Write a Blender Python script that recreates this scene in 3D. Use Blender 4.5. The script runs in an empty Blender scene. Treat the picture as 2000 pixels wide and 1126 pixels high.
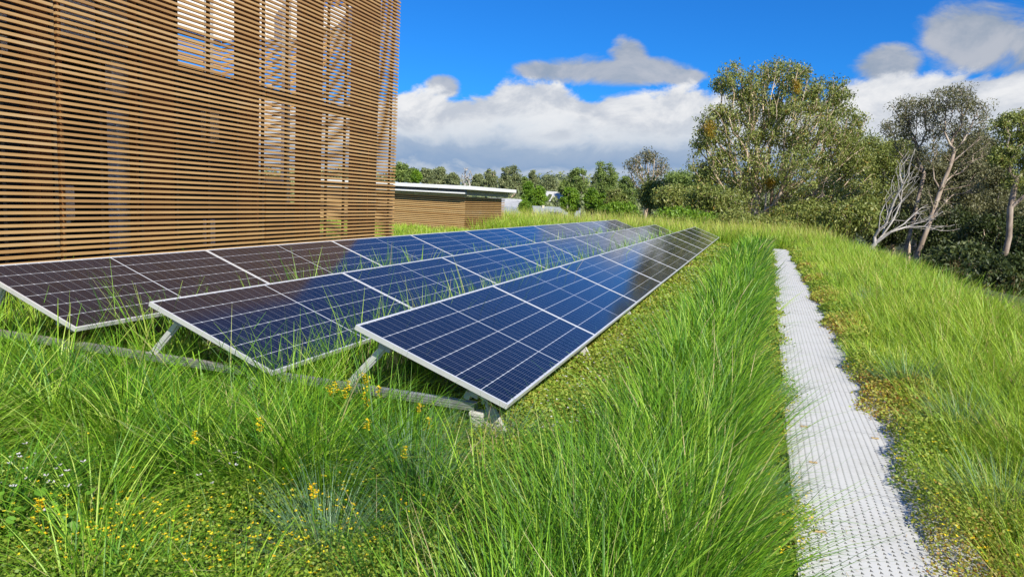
import bpy, math, random
import numpy as np
from mathutils import Vector, Matrix
R = math.radians
S = bpy.context.scene
COL = S.collection
random.seed(7)
RNG = np.random.default_rng(11)

# ------------------------------------------------------------------ camera
EYE = np.array([0.0, 0.0, 1.6])
CR = np.array([0.94533, 0.32190, 0.05243]); CF = np.array([-0.31310, 0.94112, -0.12785])
CR -= CF * (CR @ CF); CR /= np.linalg.norm(CR); CF /= np.linalg.norm(CF)
CU = np.cross(CR, CF)
FPX = 1383.07

def at(px, py, depth):
    """world point seen at a pixel of the 2000 px wide photograph, that many metres ahead"""
    return EYE + depth * (CF + CR * (px - 1000) / FPX - CU * (py - 563) / FPX)

def on_z(px, py, z):
    d = CF + CR * (px - 1000) / FPX - CU * (py - 563) / FPX
    return EYE + d * (z - EYE[2]) / d[2]

cam = bpy.data.cameras.new('camera'); co = bpy.data.objects.new('camera', cam); COL.objects.link(co)
co.matrix_world = Matrix(((CR[0], CU[0], -CF[0], EYE[0]), (CR[1], CU[1], -CF[1], EYE[1]), (CR[2], CU[2], -CF[2], EYE[2]), (0, 0, 0, 1)))
cam.sensor_width = 36; cam.lens = FPX / 2000 * 36; cam.clip_end = 3000; cam.clip_start = 0.05
S.camera = co

# ------------------------------------------------------------------ helpers
def tag(o, label=None, cat=None, group=None, kind=None):
    if label: o['label'] = label
    if cat: o['category'] = cat
    if group: o['group'] = group
    if kind: o['kind'] = kind
    return o

def empty(name, loc=(0, 0, 0), rz=0.0):
    o = bpy.data.objects.new(name, None); COL.objects.link(o)
    o.location = loc; o.rotation_euler = (0, 0, rz); o.empty_display_size = 0.1
    return o

class MB:
    """collects faces, then links them as one mesh object"""
    def __init__(s): s.v = []; s.f = []; s.t = []; s.n = 0
    def quads(s, V, F, tint=None):
        V = np.asarray(V, float).reshape(-1, 3); F = np.asarray(F, int)
        s.v.append(V); s.f.append(F + s.n); s.n += len(V)
        s.t.append(np.broadcast_to(np.asarray(0.5 if tint is None else tint, float), (len(V),)))
    def box(s, a, b, tint=None, M=None):
        (x0, y0, z0), (x1, y1, z1) = a, b
        V = np.array([(x0,y0,z0),(x1,y0,z0),(x1,y1,z0),(x0,y1,z0),(x0,y0,z1),(x1,y0,z1),(x1,y1,z1),(x0,y1,z1)], float)
        if M is not None: V = V @ M[0].T + M[1]
        s.quads(V, [(0,3,2,1),(4,5,6,7),(0,1,5,4),(1,2,6,5),(2,3,7,6),(3,0,4,7)], tint)
    def bar(s, p, q, w, h, tint=None, up=(0, 0, 1)):
        p = np.array(p, float); q = np.array(q, float); d = q - p; L = np.linalg.norm(d); d /= L
        r = np.cross(d, up)
        if np.linalg.norm(r) < 1e-3: r = np.cross(d, (1, 0, 0))
        r /= np.linalg.norm(r); u = np.cross(r, d)
        M = (np.stack([r, d, u], 1), p)
        s.box((-w/2, 0, -h/2), (w/2, L, h/2), tint, M)
    def tube(s, pts, rad, n=8, tint=None, cap=True):
        pts = np.asarray(pts, float); k = len(pts); rad = np.broadcast_to(rad, (k,))
        T = np.gradient(pts, axis=0); T /= np.linalg.norm(T, axis=1)[:, None] + 1e-9
        ref = np.array([0.31, 0.17, 0.93]) if abs(T[0] @ np.array([0.31, .17, .93])) < .9 else np.array([1., 0, 0])
        V = []
        for i in range(k):
            a = np.cross(T[i], ref); a /= np.linalg.norm(a); b = np.cross(T[i], a)
            an = np.arange(n) * 2 * math.pi / n
            V.append(pts[i] + rad[i] * (np.cos(an)[:, None] * a + np.sin(an)[:, None] * b))
        V = np.concatenate(V)
        F = [(i*n+j, i*n+(j+1) % n, (i+1)*n+(j+1) % n, (i+1)*n+j) for i in range(k-1) for j in range(n)]
        s.quads(V, F, tint)
        if cap:
            for i0 in (0, (k-1)*n):
                c = V[i0:i0+n].mean(0); W = np.vstack([V[i0:i0+n], c])
                s.quads(W, [(j, (j+1) % n, n, n) for j in range(n)], tint)
    def build(s, name, mat, parent=None, smooth=False, bevel=0.0):
        V = np.concatenate(s.v).astype(np.float32); F = np.concatenate(s.f).astype(np.int32)
        T = np.concatenate(s.t).astype(np.float32)
        tri = F[:, 2] == F[:, 3]
        cnt = np.where(tri, 3, 4); loops = F.ravel()[(~np.stack([tri*0, tri*0, tri*0, tri], 1).astype(bool)).ravel()]
        me = bpy.data.meshes.new(name)
        me.vertices.add(len(V)); me.vertices.foreach_set('co', V.ravel())
        me.loops.add(len(loops)); me.loops.foreach_set('vertex_index', loops)
        me.polygons.add(len(F)); me.polygons.foreach_set('loop_start', np.concatenate([[0], np.cumsum(cnt)[:-1]]).astype(np.int32))
        me.polygons.foreach_set('loop_total', cnt.astype(np.int32))
        me.polygons.foreach_set('use_smooth', np.full(len(F), bool(smooth)))
        me.update(calc_edges=True)
        at_ = me.attributes.new('tint', 'FLOAT', 'POINT'); at_.data.foreach_set('value', T)
        me.materials.append(mat)
        o = bpy.data.objects.new(name, me); COL.objects.link(o)
        if parent: o.parent = parent
        if bevel:
            m = o.modifiers.new('bevel', 'BEVEL'); m.width = bevel; m.segments = 2; m.limit_method = 'ANGLE'
        return o

# ------------------------------------------------------------------ materials
class NT:
    def __init__(s, tree): s.t = tree; s.t.nodes.clear()
    def n(s, typ, **kw):
        nd = s.t.nodes.new(typ)
        for k, v in kw.items():
            if k.startswith('i_'):
                nd.inputs[k[2:].replace('_', ' ')].default_value = v
            else: setattr(nd, k, v)
        return nd
    def l(s, a, b): s.t.links.new(a, b)
    def put(s, sock, v):
        if hasattr(v, 'is_output') or isinstance(v, bpy.types.NodeSocket): s.l(v, sock)
        else: sock.default_value = v
    def m(s, op, a, b=None, c=None, clamp=False):
        nd = s.t.nodes.new('ShaderNodeMath'); nd.operation = op; nd.use_clamp = clamp
        for i, v in enumerate((a, b, c)):
            if v is not None: s.put(nd.inputs[i], v)
        return nd.outputs[0]
    def mr(s, v, a, b, c=0.0, d=1.0, smooth=True):
        nd = s.t.nodes.new('ShaderNodeMapRange'); nd.interpolation_type = 'SMOOTHSTEP' if smooth else 'LINEAR'
        s.put(nd.inputs[0], v)
        for i, x in enumerate((a, b, c, d)): s.put(nd.inputs[i+1], x)
        return nd.outputs[0]
    def mix(s, f, a, b, bt='MIX'):
        nd = s.t.nodes.new('ShaderNodeMix'); nd.data_type = 'RGBA'; nd.blend_type = bt
        s.put(nd.inputs[0], f)
        for i, v in ((6, a), (7, b)):
            s.put(nd.inputs[i], tuple(v) + (1,) if isinstance(v, tuple) and len(v) == 3 else v)
        return nd.outputs[2]
    def ramp(s, f, stops):
        nd = s.t.nodes.new('ShaderNodeValToRGB'); s.put(nd.inputs[0], f)
        e = nd.color_ramp.elements
        while len(e) < len(stops): e.new(0.5)
        for i, (p, c) in enumerate(stops): e[i].position = p; e[i].color = tuple(c) + (1,)
        return nd.outputs[0]
    def noise(s, vec, scale, detail=4, rough=0.55, dist=0.0, dim='3D'):
        nd = s.t.nodes.new('ShaderNodeTexNoise'); nd.noise_dimensions = dim
        if vec is not None: s.l(vec, nd.inputs['Vector'])
        nd.inputs['Scale'].default_value = scale; nd.inputs['Detail'].default_value = detail
        nd.inputs['Roughness'].default_value = rough; nd.inputs['Distortion'].default_value = dist
        return nd.outputs['Fac']

def new_mat(name):
    m = bpy.data.materials.new(name); m.use_nodes = True
    t = NT(m.node_tree); out = t.n('ShaderNodeOutputMaterial')
    return m, t, out

def attr(t, name='tint'):
    a = t.n('ShaderNodeAttribute'); a.attribute_name = name
    return a.outputs['Fac']

def plain(name, col, rough=0.6, metal=0.0, noise=0.12, scale=6.0, bump=0.0, spec=0.5, bscale=None):
    m, t, out = new_mat(name)
    b = t.n('ShaderNodeBsdfPrincipled'); tc = t.n('ShaderNodeTexCoord').outputs['Object']
    nz = t.noise(tc, scale, 5)
    lo = tuple(c * (1 - noise * 2) for c in col); hi = tuple(min(1, c * (1 + noise)) for c in col)
    t.l(t.ramp(nz, [(0.3, lo), (0.7, hi)]), b.inputs['Base Color'])
    b.inputs['Roughness'].default_value = rough; b.inputs['Metallic'].default_value = metal
    b.inputs['Specular IOR Level'].default_value = spec
    if bump:
        bp = t.n('ShaderNodeBump'); bp.inputs['Strength'].default_value = bump; bp.inputs['Distance'].default_value = 0.02
        t.l(t.noise(tc, bscale or scale * 4, 6), bp.inputs['Height']); t.l(bp.outputs[0], b.inputs['Normal'])
    t.l(b.outputs[0], out.inputs[0]); return m

def leafy(name, stops, trans=0.35, rough=0.5, spec=0.35):
    """leaf material: colour from the per-leaf tint, light passes through the blade"""
    m, t, out = new_mat(name)
    col = t.ramp(attr(t), stops)
    b = t.n('ShaderNodeBsdfPrincipled'); t.l(col, b.inputs['Base Color'])
    b.inputs['Roughness'].default_value = rough; b.inputs['Specular IOR Level'].default_value = spec
    tr = t.n('ShaderNodeBsdfTranslucent')
    t.l(t.mix(1.0, col, (1.25, 1.2, 0.7), 'MULTIPLY'), tr.inputs[0])
    mx = t.n('ShaderNodeMixShader'); mx.inputs[0].default_value = trans
    t.l(b.outputs[0], mx.inputs[1]); t.l(tr.outputs[0], mx.inputs[2]); t.l(mx.outputs[0], out.inputs[0])
    return m

def wood(name, cols, grain_axis='y'):
    m, t, out = new_mat(name)
    b = t.n('ShaderNodeBsdfPrincipled')
    tc = t.n('ShaderNodeTexCoord').outputs['Object']
    mp = t.n('ShaderNodeMapping'); t.l(tc, mp.inputs[0])
    mp.inputs['Scale'].default_value = (25, 1.2, 25) if grain_axis == 'y' else (1.2, 25, 25)
    g = t.noise(mp.outputs[0], 1.6, 6, 0.65)
    big = t.noise(tc, 0.9, 3)
    f = t.m('ADD', t.m('MULTIPLY', g, 0.45), t.m('ADD', t.m('MULTIPLY', attr(t), 0.5), t.m('MULTIPLY', big, 0.25)))
    t.l(t.ramp(f, cols), b.inputs['Base Color'])
    b.inputs['Roughness'].default_value = 0.55
    bp = t.n('ShaderNodeBump'); bp.inputs['Strength'].default_value = 0.3; bp.inputs['Distance'].default_value = 0.004
    t.l(g, bp.inputs['Height']); t.l(bp.outputs[0], b.inputs['Normal'])
    t.l(b.outputs[0], out.inputs[0]); return m

M = {}
M['batten'] = wood('batten_timber', [(0.25, (0.23, 0.122, 0.043)), (0.5, (0.38, 0.215, 0.078)), (0.7, (0.48, 0.295, 0.118)), (0.85, (0.50, 0.36, 0.20))])
M['batten_x_lit'] = wood('batten_timber_cross_lit', [(0.3, (0.36, 0.19, 0.07)), (0.55, (0.52, 0.30, 0.11)), (0.8, (0.62, 0.40, 0.17))], 'x')  # cross grain; lighter tone has the sun on the pavilion front mixed in
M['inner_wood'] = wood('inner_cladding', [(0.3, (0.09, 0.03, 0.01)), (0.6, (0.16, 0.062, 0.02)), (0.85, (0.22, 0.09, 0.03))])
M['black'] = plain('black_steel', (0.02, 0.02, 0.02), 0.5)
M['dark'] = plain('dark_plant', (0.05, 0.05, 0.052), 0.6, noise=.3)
M['white'] = plain('white_paint', (0.78, 0.78, 0.76), 0.45, noise=0.04, scale=2)
M['cream'] = plain('cream_render', (0.62, 0.55, 0.40), 0.7, noise=0.05)
M['grey'] = plain('grey_fascia', (0.23, 0.235, 0.23), 0.5, noise=0.06)
M['galv'] = plain('galvanised_steel', (0.55, 0.56, 0.57), 0.38, 0.75, 0.15, 9, 0.05)
M['alu'] = plain('anodised_aluminium', (0.80, 0.80, 0.79), 0.36, 0.45, 0.04, 5)
M['plastic'] = plain('grey_plastic', (0.56, 0.545, 0.50), 0.55, 0, 0.07, 14, 0.05)
M['concrete'] = plain('concrete', (0.3, 0.29, 0.27), 0.9, 0, 0.2, 5, 0.3)
M['tan'] = plain('tan_clip', (0.50, 0.36, 0.16), 0.6)
M['brick'] = plain('brick', (0.30, 0.13, 0.07), 0.9, 0, 0.2, 20)
M['zinc'] = plain('zinc_roof', (0.36, 0.39, 0.40), 0.5, 0.2, 0.1, 3)
M['zinc_pale'] = plain('pale_roof', (0.5, 0.5, 0.48), 0.5, 0.1, 0.08, 3)
M['blueduct'] = plain('pale_duct', (0.66, 0.76, 0.86), 0.45, 0.0, 0.08, 3)

def bark(name, a, b_, c):
    m, t, out = new_mat(name)
    b = t.n('ShaderNodeBsdfPrincipled'); tc = t.n('ShaderNodeTexCoord').outputs['Object']
    mp = t.n('ShaderNodeMapping'); t.l(tc, mp.inputs[0]); mp.inputs['Scale'].default_value = (1, 1, .25)
    nz = t.noise(mp.outputs[0], 3.5, 6, .6, .6)
    t.l(t.ramp(nz, [(.35, a), (.5, b_), (.68, c)]), b.inputs['Base Color']); b.inputs['Roughness'].default_value = .8
    bp = t.n('ShaderNodeBump'); bp.inputs['Strength'].default_value = .5; bp.inputs['Distance'].default_value = .03
    t.l(nz, bp.inputs['Height']); t.l(bp.outputs[0], b.inputs['Normal'])
    t.l(b.outputs[0], out.inputs[0]); return m
M['bark_pale'] = bark('smooth_gum_bark', (.26, .17, .10), (.48, .36, .25), (.66, .56, .44))
M['bark_grey'] = bark('grey_bark', (.11, .09, .07), (.22, .185, .15), (.36, .31, .26))
M['bark_dead'] = bark('dead_wood', (.24, .22, .19), (.38, .35, .31), (.52, .48, .44))
M['bark_mid'] = bark('mottled_gum_bark', (.15, .11, .08), (.30, .23, .175), (.48, .40, .32))

M['grass'] = leafy('lush_grass', [(0.0, (0.02, 0.085, 0.008)), (0.3, (0.08, 0.22, 0.014)), (0.6, (0.20, 0.40, 0.02)), (0.85, (0.40, 0.57, 0.06)), (0.93, (0.42, 0.44, 0.16)), (1.0, (0.52, 0.42, 0.22))], 0.26, 0.45, 0.32)
M['bank'] = leafy('bank_grass', [(0.0, (0.09, 0.20, 0.015)), (0.35, (0.23, 0.40, 0.03)), (0.7, (0.38, 0.53, 0.035)), (0.9, (0.50, 0.52, 0.11)), (1.0, (0.50, 0.36, 0.17))], 0.28, 0.45)
M['fescue'] = leafy('blue_fescue', [(0.0, (0.06, 0.14, 0.07)), (0.5, (0.15, 0.28, 0.15)), (0.9, (0.27, 0.40, 0.24)), (1.0, (0.4, 0.38, 0.24))], 0.25, 0.5)
M['cover'] = leafy('ground_cover', [(0.0, (0.08, 0.17, 0.015)), (0.4, (0.22, 0.34, 0.035)), (0.7, (0.38, 0.42, 0.07)), (0.92, (0.42, 0.32, 0.07)), (1.0, (0.36, 0.18, 0.05))], 0.3, 0.5)
M['yellow'] = leafy('yellow_petals', [(0.0, (0.75, 0.46, 0.01)), (1.0, (0.85, 0.75, 0.03))], 0.3)
M['white_petal'] = leafy('pale_petals', [(0.0, (0.6, 0.55, 0.6)), (1.0, (0.8, 0.78, 0.78))], 0.3)
M['straw'] = leafy('straw_stalks', [(0.0, (0.38, 0.27, 0.12)), (1.0, (0.6, 0.5, 0.3))], 0.2)
M['tawny'] = leafy('tawny_seed', [(0.0, (0.34, 0.20, 0.09)), (1.0, (0.50, 0.36, 0.18))], 0.25)
M['broad'] = leafy('broad_leaf', [(0.0, (0.10, 0.24, 0.02)), (1.0, (0.2, 0.42, 0.04))], 0.35)
M['gum'] = leafy('gum_leaves', [(0.0, (0.09, 0.125, 0.03)), (0.5, (0.21, 0.255, 0.055)), (0.9, (0.38, 0.39, 0.12)), (1.0, (0.30, 0.20, 0.03))], 0.25, 0.45)
M['gum_dull'] = leafy('dull_gum_leaves', [(0.0, (0.08, 0.085, 0.045)), (0.5, (0.17, 0.175, 0.08)), (1.0, (0.28, 0.26, 0.13))], 0.22, 0.5)
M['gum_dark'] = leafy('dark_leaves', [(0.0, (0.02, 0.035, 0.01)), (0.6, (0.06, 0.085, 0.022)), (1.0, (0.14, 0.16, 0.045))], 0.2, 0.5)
M['bright'] = leafy('bright_leaves', [(0.0, (0.07, 0.15, 0.012)), (0.5, (0.15, 0.28, 0.02)), (1.0, (0.27, 0.40, 0.03))], 0.3, 0.5)
M['far'] = leafy('far_leaves', [(0.0, (0.10, 0.14, 0.07)), (0.5, (0.22, 0.26, 0.11)), (1.0, (0.38, 0.40, 0.19))], 0.25, 0.6)  # lightened olive, with a little distance haze put into the colour
M['far_green'] = leafy('far_green_leaves', [(0.0, (0.08, 0.13, 0.035)), (0.5, (0.18, 0.26, 0.06)), (1.0, (0.32, 0.40, 0.10))], 0.25, 0.6)  # green lightened the same way, slight haze in the leaf colour
M['mistletoe'] = leafy('mistletoe_leaves', [(0.0, (0.22, 0.13, 0.01)), (1.0, (0.42, 0.30, 0.02))], 0.3)

# ground: dark soil under the planting
m, t, out = new_mat('soil'); b = t.n('ShaderNodeBsdfPrincipled'); tc = t.n('ShaderNodeTexCoord').outputs['Object']
f = t.noise(tc, 2.2, 8, .65)
far = t.noise(tc, .06, 4)
t.l(t.ramp(f, [(.3, (.018, .02, .008)), (.5, (.035, .045, .012)), (.62, (.06, .075, .02)), (.75, (.09, .07, .035))]), b.inputs['Base Color'])
b.inputs['Roughness'].default_value = .95
bp = t.n('ShaderNodeBump'); bp.inputs['Strength'].default_value = .8; bp.inputs['Distance'].default_value = .05
t.l(t.noise(tc, 14, 8), bp.inputs['Height']); t.l(bp.outputs[0], b.inputs['Normal']); t.l(b.outputs[0], out.inputs[0]); M['soil'] = m

# solar cells: UV in metres
PL, PW = 2.531, 1.134
m, t, out = new_mat('solar_cells'); b = t.n('ShaderNodeBsdfPrincipled')
uv = t.n('ShaderNodeUVMap'); sx = t.n('ShaderNodeSeparateXYZ'); t.l(uv.outputs[0], sx.inputs[0])
u, v = sx.outputs[0], sx.outputs[1]
def line(coord, pitch, half, off=0.0):
    a = t.m('PINGPONG', t.m('ADD', coord, off), pitch / 2)       # 0 on a line
    return t.mr(a, half * .6, half * 1.4, 1, 0)
lv = line(v, (PW - .03) / 6, .0028)
lu = line(u, (PL - .03) / 24, .0013)
cen = t.mr(t.m('ABSOLUTE', u), .005, .0075, 1, 0)
d1 = t.m('ADD', t.m('PINGPONG', u, (PL - .03) / 48), t.m('PINGPONG', v, (PW - .03) / 12))
dots = t.mr(d1, .007, .010, 1, 0)
bus = t.m('MULTIPLY', line(v, (PW - .03) / 60, .0006), .22)
edge = t.m('MAXIMUM', t.mr(t.m('ABSOLUTE', u), (PL - .03) / 2 - .006, (PL - .03) / 2 - .004, 0, 1), 0)
F_ = t.m('MAXIMUM', t.m('MAXIMUM', t.m('MULTIPLY', lv, .75), t.m('MULTIPLY', lu, .38)), t.m('MAXIMUM', t.m('MAXIMUM', cen, dots), bus))
celln = t.n('ShaderNodeTexWhiteNoise'); 
cellv = t.n('ShaderNodeCombineXYZ')
t.l(t.m('FLOOR', t.m('DIVIDE', u, (PL - .03) / 24)), cellv.inputs[0]); t.l(t.m('FLOOR', t.m('DIVIDE', v, (PW - .03) / 6)), cellv.inputs[1])
t.l(cellv.outputs[0], celln.inputs[0])
cell = t.mix(celln.outputs[0], (.004, .005, .014), (.007, .009, .022))
t.l(t.mix(F_, cell, (.50, .52, .55)), b.inputs['Base Color'])
b.inputs['Roughness'].default_value = .10; b.inputs['IOR'].default_value = 1.41
b.inputs['Coat Weight'].default_value = 0.0; b.inputs['Coat Roughness'].default_value = .04; b.inputs['Coat IOR'].default_value = 1.5
tc = t.n('ShaderNodeTexCoord').outputs['Object']
bp = t.n('ShaderNodeBump'); bp.inputs['Strength'].default_value = .03; bp.inputs['Distance'].default_value = .01
t.l(t.noise(tc, 1.2, 2), bp.inputs['Height']); t.l(bp.outputs[0], b.inputs['Normal'])
t.l(b.outputs[0], out.inputs[0]); M['cells'] = m

m, t, out = new_mat('walkway'); b = t.n('ShaderNodeBsdfPrincipled'); tc = t.n('ShaderNodeTexCoord').outputs['Object']
f = t.m('ADD', t.m('MULTIPLY', t.noise(tc, 2.1, 9, .75), .75), t.m('MULTIPLY', t.noise(tc, 38, 3, .6), .25))
t.l(t.ramp(f, [(.28, (.33, .31, .25)), (.38, (.48, .475, .44)), (.48, (.54, .535, .51)), (.7, (.57, .57, .545))]), b.inputs['Base Color'])
b.inputs['Roughness'].default_value = .6; t.l(b.outputs[0], out.inputs[0]); M['walk'] = m

# ------------------------------------------------------------------ light and sky
SUN_EL, SUN_AZ = R(41), math.atan2(0.60, -0.54)          # sun stands behind the camera, to the right (azimuth from +y towards +x)
sd = np.array([math.sin(SUN_AZ) * math.cos(SUN_EL), math.cos(SUN_AZ) * math.cos(SUN_EL), math.sin(SUN_EL)])
sl = bpy.data.lights.new('sun', 'SUN'); so = bpy.data.objects.new('sun', sl); COL.objects.link(so)
sl.energy = 5.0; sl.angle = R(.5); sl.color = (1, .94, .82)
so.rotation_euler = Vector(-sd).to_track_quat('-Z', 'Y').to_euler()

W = bpy.data.worlds.new('World'); S.world = W; W.use_nodes = True
t = NT(W.node_tree); out = t.n('ShaderNodeOutputWorld'); bg = t.n('ShaderNodeBackground')
sky = t.n('ShaderNodeTexSky', sky_type='NISHITA', sun_disc=False, sun_elevation=SUN_EL, sun_rotation=SUN_AZ, altitude=50, air_density=1.0, dust_density=0.3, ozone_density=2.0)
tc = t.n('ShaderNodeTexCoord').outputs['Generated']
nrm = t.n('ShaderNodeVectorMath', operation='NORMALIZE'); t.l(tc, nrm.inputs[0])
sp = t.n('ShaderNodeSeparateXYZ'); t.l(nrm.outputs[0], sp.inputs[0])
az = t.m('ARCTAN2', sp.outputs[0], sp.outputs[1]); el = t.m('ARCSINE', sp.outputs[2])
cv = t.n('ShaderNodeCombineXYZ'); t.l(az, cv.inputs[0]); t.l(t.m('MULTIPLY', el, 1.6), cv.inputs[1])
CV = cv.outputs[0]
n1 = t.noise(CV, 9, 9, .60, .4); n2 = t.noise(CV, 26, 7, .6, .3); n3 = t.noise(CV, 3.2, 5, .5)
off = t.n('ShaderNodeVectorMath', operation='ADD'); t.l(CV, off.inputs[0]); off.inputs[1].default_value = (.012, -.028, 0)
n1o = t.noise(off.outputs[0], 9, 9, .60, .4)
def azel(px, py):
    d = CF + CR * (px - 1000) / FPX - CU * (py - 563) / FPX; d = d / np.linalg.norm(d)
    return math.atan2(d[0], d[1]), math.asin(d[2])
# top of the long cumulus bank, as elevation against azimuth
prof = [(600, 200), (780, 186), (850, 176), (930, 182), (1000, 156), (1060, 158), (1140, 182), (1230, 178), (1350, 168), (1420, 186), (1560, 190), (1650, 160), (1760, 148), (1900, 136), (2000, 128)]
fc = t.n('ShaderNodeFloatCurve'); fc.inputs[0].default_value = 1
pts = sorted((azel(*q)[0], azel(*q)[1]) for q in prof)
A0, A1 = pts[0][0] - .9, pts[-1][0] + .9
crv = fc.mapping.curves[0]
P = [(0, .55)] + [((a - A0) / (A1 - A0), e / .30) for a, e in pts] + [(1, .6)]
crv.points[0].location = P[0]; crv.points[1].location = P[-1]
for q in P[1:-1]: crv.points.new(*q)
fc.mapping.update()
t.l(t.mr(az, A0, A1, 0, 1, False), fc.inputs[1])
vtop = t.m('MULTIPLY', fc.outputs[0], .30)
e2 = t.m('ADD', el, t.m('MULTIPLY', t.m('SUBTRACT', n1, .5), -.085))
e2 = t.m('ADD', e2, t.m('MULTIPLY', t.m('SUBTRACT', n2, .5), -.02))
bank = t.mr(t.m('SUBTRACT', vtop, e2), -.004, .010)
h = t.m('DIVIDE', t.m('ADD', e2, t.m('MULTIPLY', t.m('SUBTRACT', n3, .5), .03)), vtop)
relief = t.mr(t.m('SUBTRACT', n1, n1o), -.16, .16)
lit = t.mix(relief, (.58, .63, .72), (.93, .94, .96))
shade = t.ramp(t.m('ADD', h, t.m('MULTIPLY', t.m('SUBTRACT', n2, .5), .12)), [(0.0, (.46, .56, .70)), (.14, (.30, .42, .60)), (.24, (.52, .61, .74)), (.30, (.30, .43, .64)), (.46, (.40, .51, .68)), (.60, (.72, .78, .86))])
low = t.mr(h, .50, .80)
bankcol = t.mix(low, shade, lit)
# separate grey clouds above the bank
blobs = [(1190, 140, 190, 34), (1225, 118, 50, 42), (1060, 138, 80, 22), (1728, 124, 72, 34), (1925, 66, 100, 90), (2050, 90, 130, 75), (870, 172, 40, 28), (1330, 150, 60, 18), (2100, 20, 90, 60), (600, 60, 160, 50), (-300, 160, 300, 60), (2500, 60, 300, 80)]
D = None
for (px, py, a, b_) in blobs:
    u0, v0 = azel(px, py); ra, rb = a / FPX * .9, b_ / FPX * .95
    q = t.m('ADD', t.m('POWER', t.m('DIVIDE', t.m('SUBTRACT', az, u0), ra), 2), t.m('POWER', t.m('DIVIDE', t.m('SUBTRACT', el, v0), rb), 2))
    w = t.m('SUBTRACT', 1.0, q); D = w if D is None else t.m('MAXIMUM', D, w)
D = t.m('MAXIMUM', D, -1.5)
Dn = t.m('ADD', D, t.m('MULTIPLY', t.m('SUBTRACT', n1, .5), 3.2))
ca = t.m('MULTIPLY', t.mr(Dn, 0.0, .75), .92)
ccol = t.mix(relief, (.36, .42, .50), (.56, .58, .62))
# high scattered clouds elsewhere in the sky (seen only in the panels)
n4 = t.noise(CV, 2.3, 7, .6, .5)
hc = t.m('MULTIPLY', t.mr(n4, .54, .66), t.m('MULTIPLY', t.mr(el, .5, .8), .75))
skyc = t.mix(1.0, sky.outputs[0], (.13, .74, 1.60), 'MULTIPLY')
K = 10.0
def sc(c): return t.mix(1.0, c, (K, K, K), 'MULTIPLY')
c = t.mix(hc, skyc, sc(t.mix(0.0, (.75, .77, .8), (.7, .7, .7))))
c = t.mix(ca, c, sc(ccol)); c = t.mix(bank, c, sc(bankcol))
t.l(c, bg.inputs[0]); bg.inputs[1].default_value = 0.064
t.l(bg.outputs[0], out.inputs[0])

vs = S.view_settings; vs.view_transform = 'Standard'; vs.look = 'None'; vs.exposure = 0.54; vs.gamma = 1
S.cycles.max_bounces = 8; S.cycles.diffuse_bounces = 3; S.cycles.glossy_bounces = 3; S.cycles.transmission_bounces = 4
S.cycles.transparent_max_bounces = 8; S.cycles.use_denoising = True

# ------------------------------------------------------------------ terrain
def edge_x(y):        # right-hand edge of the planted roof
    return np.interp(y, [-10, 5, 12, 20, 30, 36, 40, 45], [3.6, 3.5, 3.5, 4.0, 4.2, 3.4, 2.4, 0.5])
def far_y(x):
    return np.interp(x, [-60, -15, -10, -4, 0, 3], [38, 39.5, 41, 43, 42, 39])
def height(x, y):
    x = np.asarray(x, float); y = np.asarray(y, float)
    d = np.maximum(x - edge_x(y), y - far_y(x))
    s = np.clip(d / 26, 0, 1); s = s * s * (3 - 2 * s)
    z = -5.0 * s - .25 * np.clip(d, 0, 2)
    z = z - 2.0 * np.clip((d - 26) / 120, 0, 1)
    return z + .05 * np.sin(x * .7 + 1) * np.sin(y * .5) * (d > 0)
xs = np.concatenate([[-1500, -600, -250, -120], np.arange(-70, 70, 2.0), [90, 140, 250, 600, 1500]])
ys = np.concatenate([[-300, -60], np.arange(-20, 120, 2.0), [150, 250, 500, 900, 2000]])
X, Y = np.meshgrid(xs, ys); Z = height(X, Y)
V = np.stack([X, Y, Z], -1).reshape(-1, 3); nx, ny = len(xs), len(ys)
i, j = np.meshgrid(np.arange(nx - 1), np.arange(ny - 1)); a = (j * nx + i).ravel()
g = MB(); g.quads(V, np.stack([a, a + 1, a + nx + 1, a + nx], 1)); tag(g.build('ground', M['soil'], smooth=True), kind='structure')

# ------------------------------------------------------------------ walkway of perforated panels
def path_x(y): return .32 + (y - 3.2) * .0185
PWID = .80; PY0, PY1, STEP = .6, 30.4, 1.2045
pm = MB(); cell = .04; ncol = int(PWID / cell)
def perforated(y0, y1):
    nr = 30; x0 = path_x((y0 + y1) / 2)
    ii, jj = np.meshgrid(np.arange(ncol), np.arange(nr)); ii = ii.ravel(); jj = jj.ravel()
    cy = y0 + .003 + (jj + .5) * cell; cx = path_x(cy) + (ii + .5) * cell; h_ = cell / 2; zt = .075
    tri = np.array([(-.0105, -.0115), (.0105, -.0115), (.0005, .0130)])
    sq = np.array([(-h_, -h_), (h_, -h_), (h_, h_), (-h_, h_)])
    n = len(ii); Vv = np.zeros((n, 10, 3))
    for k in range(4): Vv[:, k, 0] = cx + sq[k, 0]; Vv[:, k, 1] = cy + sq[k, 1]; Vv[:, k, 2] = zt
    for k in range(3):
        for s_, zz in ((4, zt), (7, zt - .02)):
            Vv[:, s_ + k, 0] = cx + tri[k, 0]; Vv[:, s_ + k, 1] = cy + tri[k, 1]; Vv[:, s_ + k, 2] = zz
    base = [(0, 1, 5, 4), (1, 2, 5, 5), (2, 6, 5, 5), (2, 3, 6, 6), (3, 4, 6, 6), (3, 0, 4, 4),
            (4, 5, 8, 7), (5, 6, 9, 8), (6, 4, 7, 9)]
    F = (np.array(base)[None] + (np.arange(n) * 10)[:, None, None]).reshape(-1, 4)
    pm.quads(Vv.reshape(-1, 3), F)
    for (a_, b2) in (((x0, y0 + .003), (x0 - .003, y1 - .003)), ((x0 + PWID, y0 + .003), (x0 + PWID + .003, y1 - .003))):
        pm.box((min(a_[0], b2[0]), a_[1], .035), (max(a_[0], b2[0]), b2[1], zt))
y = PY0
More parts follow.
